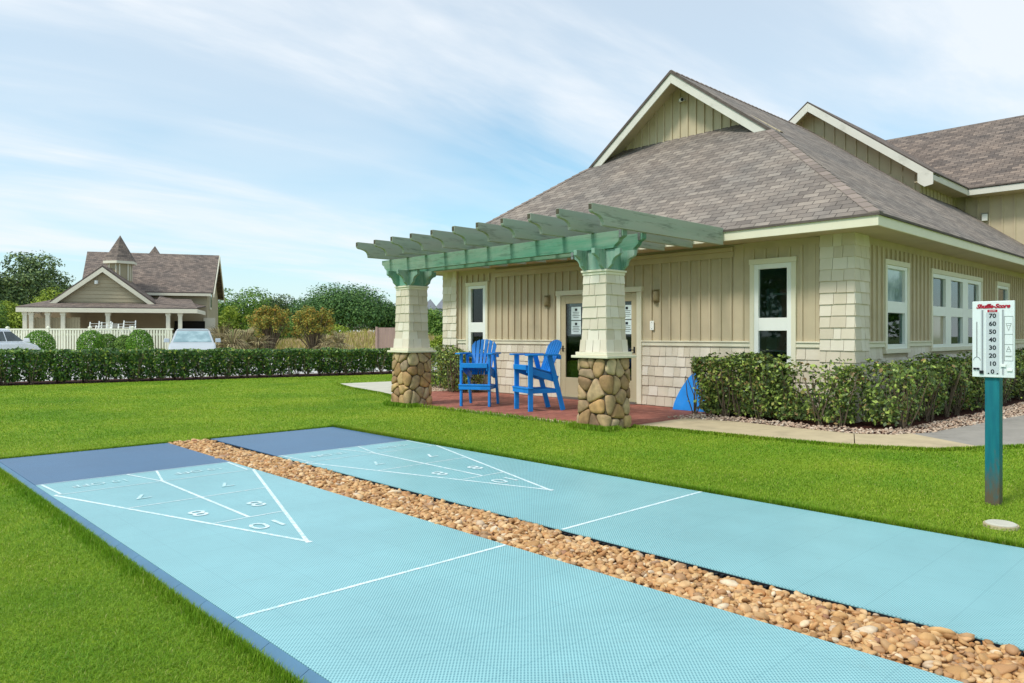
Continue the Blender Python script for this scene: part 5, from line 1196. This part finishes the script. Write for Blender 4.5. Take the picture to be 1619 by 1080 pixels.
def palm(px, d, h, label, seed, n=46):
    rnd = random.Random(seed); t = thing('dry_palmetto', at(px, d), label, 'plant', 0, 'dry palmetto plants behind the hedge'); b = MB(); st = MB()
    st.tube([(0, 0, -.05), (.03, .02, h * .5)], [.12, .09], 8); st.build('trunk', MT['bark'], t, True)
    for i in range(n):
        a = rnd.uniform(0, 6.28); el = rnd.uniform(-.5, 1.25); L = h * rnd.uniform(.55, .85); d0 = Vector((math.cos(a) * math.cos(el), math.sin(a) * math.cos(el), math.sin(el))); s = Vector((-math.sin(a), math.cos(a), 0)); p0 = Vector((0, 0, h * rnd.uniform(.3, .55)))
        for k in range(5):
            dv = (d0 + s * (k - 2) * .16).normalized(); p1 = p0 + dv * L * .6; p2 = p0 + dv * L + Vector((0, 0, -.28 * L)); w = .028
            b.face([p0, p1 + s * w, p2, p1 - s * w])
    b.build('fronds', LF['dry'], t, True, fixn=False)
for i, (px, d, h, lb) in enumerate(((350, 38, 1.9, 'dry brown palmetto beside the silver car'), (368, 37, 1.75, 'dry brown palmetto second from the silver car'), (388, 38, 1.8, 'dry brown palmetto third from the silver car'), (408, 37.5, 1.5, 'low dry palmetto below the nearer rust tinged shrub'), (536, 44, 1.55, 'dry brown palmetto at the edge of the dune grass'), (516, 45, 1.35, 'small dry palmetto below the second rust tinged shrub'))): palm(px, d, h, lb, 80 + i)

# woods beyond the grounds, behind the camera and across the drive: what the window panes mirror
def wood(name, line, n, seed, label):
    rng = np.random.default_rng(seed); P = []; D = []
    for (x, y, h, w) in line:
        for _ in range(9): p, d = blob_points(rng, n // (9 * len(line)), (x + rng.uniform(-.4, .4) * w, y + rng.uniform(-.4, .4) * w, h * rng.uniform(.25, .8)), w * .28, .85); P.append(p); D.append(d)
    P = np.concatenate(P); D = unit(np.concatenate(D) + rng.normal(size=P.shape) * .5); tag(npmesh(name, leaf_quads(P, D, .55, rng=rng), len(P), 4, LF['dome']), label, kind='stuff')
wood('far_wood', [(30 + 6 * i, -15 - 1.2 * (i % 3), 6.5 + (i * 37 % 5) * .5, 6.5) for i in range(7)] + [(-34 - 2 * (i % 2), -12 + 7 * i, 6 + (i * 29 % 5) * .6, 7.5) for i in range(7)], 26000, 91, 'mass of green trees beyond the grounds')
# far structures
p = at(612, 42); t = thing('board_enclosure', p, 'reddish board enclosure just left of the farther pergola column', 'fence', VIEW + .12); h = zat(518, 42); b = MB(); x = -.55
while x < .62: b.box((x, 0, 0), (x + .15, .04, h)); x += .157
b.build('boards', MT['wood'], t, True); 
for x in (.66, -.6): b = MB(); b.box((x - .06, -.06, 0), (x + .06, .06, h + .05)); b.build('post', MT['wood'], t, True)
b = MB(); b.box((-.55, .041, .3), (.6, .08, .42)); b.box((-.55, .041, h - .4), (.6, .08, h - .28)); b.build('rail', MT['wood'], t, True)
p = at(568, 92); t = thing('stilt_house', p, 'pale house on stilts half hidden under the dome shaped tree', 'house', VIEW); z1 = zat(517, 92); z0 = zat(522, 92) if 0 else 1.2
b = MB(); b.box((-3.2, 0, z1 - .1), (3.4, 5, z1 + 1.6)); b.build('wall', MT['wwall'], t, True); b = MB(); b.box((-4.4, -1.6, z1 - .35), (4.9, 5, z1 - .12)); b.build('deck', MT['farcream'], t, True)
for x in (-4.2, -2.4, -.6, 1.2, 3.0, 4.6): b = MB(); b.box((x - .13, -1.5, 0), (x + .13, -1.24, z1 - .351)); b.build('stilt', MT['farcream'], t, True)
b = MB(); b.prism([(-3.4, -.4, z1 + 1.6), (-3.4, 5.4, z1 + 1.6), (-3.4, 2.5, z1 + 2.2)], (7, 0, 0)); b.build('roof', MT['greysl'], t, True)
b = MB(); b.box((-1, -.05, z1 + .6), (0, 0, z1 + 1.7)); b.box((1.6, -.05, z1 + .6), (2.6, 0, z1 + 1.7)); b.build('window', MT['glass'], t, True)
p = at(697, 118); t = thing('white_house', p, 'white house with a pointed grey roof far off between the column and the clubhouse', 'house', VIEW); zr = zat(489, 118); zp = zat(472, 118)
b = MB(); b.box((-.5, 0, 0), (6, 6, zr)); b.box((-3.4, .4, 0), (-.5, 3.4, zr - .6)); b.build('wall', MT['wwall'], t, True)
b = MB(); q4 = [(-3.9, 0, zr - .6), (-.2, 0, zr - .6), (-.2, 3.7, zr - .6), (-3.9, 3.7, zr - .6)]
for k in range(4): b.face([q4[k], q4[(k + 1) % 4], (-1.9, 1.8, zp)])
b.prism([(-1, -.4, zr), (6.5, -.4, zr), (6.5, 3, zr + 2.4), (.5, 3, zr + 2.4)], (0, 0, .1)); b.prism([(-1, 6.4, zr), (6.5, 6.4, zr), (6.5, 3, zr + 2.4), (.5, 3, zr + 2.4)], (0, 0, .1)); b.build('roof', MT['greysl'], t, True)
b = MB(); b.box((.6, -.06, zr - 1.9), (1.5, 0, zr - .5)); b.box((-2.4, .34, zr - 2.2), (-1.4, .4, zr - 1.0)); b.build('window', MT['glass'], t, True)

# ================================================================== SKY, SUN, CAMERA
EL, AZ = R(52), math.atan2(.12, -1.0)       # sun direction: from the courts side, behind the camera's left
wd = bpy.data.worlds.new('World'); S.world = wd; wd.use_nodes = True; nt = wd.node_tree; N = nt.nodes; bg = N['Background']; L = nt.links.new
sky = N.new('ShaderNodeTexSky'); sky.sky_type = 'NISHITA'; sky.sun_disc = False; sky.sun_elevation = EL; sky.sun_rotation = math.pi / 2 - AZ; sky.air_density = 1.0; sky.dust_density = 1.0; sky.ozone_density = 1.0
tc = N.new('ShaderNodeTexCoord'); sp = N.new('ShaderNodeSeparateXYZ'); L(tc.outputs['Generated'], sp.inputs[0])
def mth(op, a, b=0.):
    n = N.new('ShaderNodeMath'); n.operation = op
    for i, v in enumerate((a, b)):
        if isinstance(v, (int, float)): n.inputs[i].default_value = v
        else: L(v, n.inputs[i])
    return n.outputs[0]
zc = mth('ADD', mth('MAXIMUM', sp.outputs[2], 0.), .16); cb_ = N.new('ShaderNodeCombineXYZ'); L(mth('DIVIDE', sp.outputs[0], zc), cb_.inputs[0]); L(mth('DIVIDE', sp.outputs[1], zc), cb_.inputs[1])
def nz(scale, detail, rot, stretch, rough, dist=0., off=(0, 0, 0)):
    mp = N.new('ShaderNodeMapping'); mp.inputs['Rotation'].default_value = (0, 0, rot); mp.inputs['Scale'].default_value = stretch; mp.inputs['Location'].default_value = off; L(cb_.outputs[0], mp.inputs[0])
    n = N.new('ShaderNodeTexNoise'); n.inputs['Scale'].default_value = scale; n.inputs['Detail'].default_value = detail; n.inputs['Roughness'].default_value = rough; n.inputs['Distortion'].default_value = dist; L(mp.outputs[0], n.inputs['Vector']); return n.outputs[0]
def rmp(v, a, b):
    n = N.new('ShaderNodeMapRange'); n.interpolation_type = 'SMOOTHSTEP'; n.inputs[1].default_value = a; n.inputs[2].default_value = b; L(v, n.inputs[0]); return n.outputs[0]
c1 = rmp(nz(.62, 5, .9, (.5, 1, 1), .5, .3, (5.5, 6.6, 0)), .28, .6); c2 = rmp(nz(1.35, 7, 1.15, (.28, 1, 1), .56, .5, (3, 3.4, 0)), .38, .72); c3 = rmp(nz(4.5, 6, 1.2, (.3, 1, 1), .6, .4), .35, .75)
cl = mth('MINIMUM', mth('ADD', mth('MULTIPLY', c1, .58), mth('MULTIPLY', c2, mth('ADD', mth('MULTIPLY', c3, .34), .44))), .92)
hz = mth('POWER', mth('SUBTRACT', 1.0, mth('MINIMUM', mth('MAXIMUM', sp.outputs[2], 0.), 1.)), 7.)
cl = mth('MAXIMUM', cl, mth('ADD', mth('MULTIPLY', hz, .74), .12))
mxn = N.new('ShaderNodeMix'); mxn.data_type = 'RGBA'; tn = N.new('ShaderNodeMix'); tn.data_type = 'RGBA'; tn.blend_type = 'MULTIPLY'; tn.inputs[0].default_value = 1; tn.inputs[7].default_value = (.56, 1.0, 1.02, 1); L(sky.outputs[0], tn.inputs[6]); L(cl, mxn.inputs[0]); L(tn.outputs[2], mxn.inputs[6]); mxn.inputs[7].default_value = (5.0, 5.3, 5.6, 1); L(mxn.outputs[2], bg.inputs[0]); bg.inputs[1].default_value = .14
sd = bpy.data.lights.new('sun', 'SUN'); sd.energy = 2.0; sd.angle = R(11); sd.color = (1, .96, .9); so = bpy.data.objects.new('sun', sd); COL.objects.link(so)
so.rotation_euler = Vector((-math.cos(AZ) * math.cos(EL), -math.sin(AZ) * math.cos(EL), -math.sin(EL))).to_track_quat('-Z', 'Y').to_euler(); so.location = (-20, -8, 30)
cam = bpy.data.cameras.new('camera'); co_ = bpy.data.objects.new('camera', cam); COL.objects.link(co_); cam.sensor_width = 36; cam.lens = F / 1619 * 36; cam.shift_y = -10 / 1619; cam.clip_end = 3000; cam.clip_start = .05
co_.location = (0, 0, EYE); co_.rotation_euler = (math.pi / 2, 0, VIEW); S.camera = co_
S.view_settings.view_transform = 'Standard'; S.view_settings.look = 'None'; S.view_settings.exposure = 0.4; S.view_settings.gamma = 1
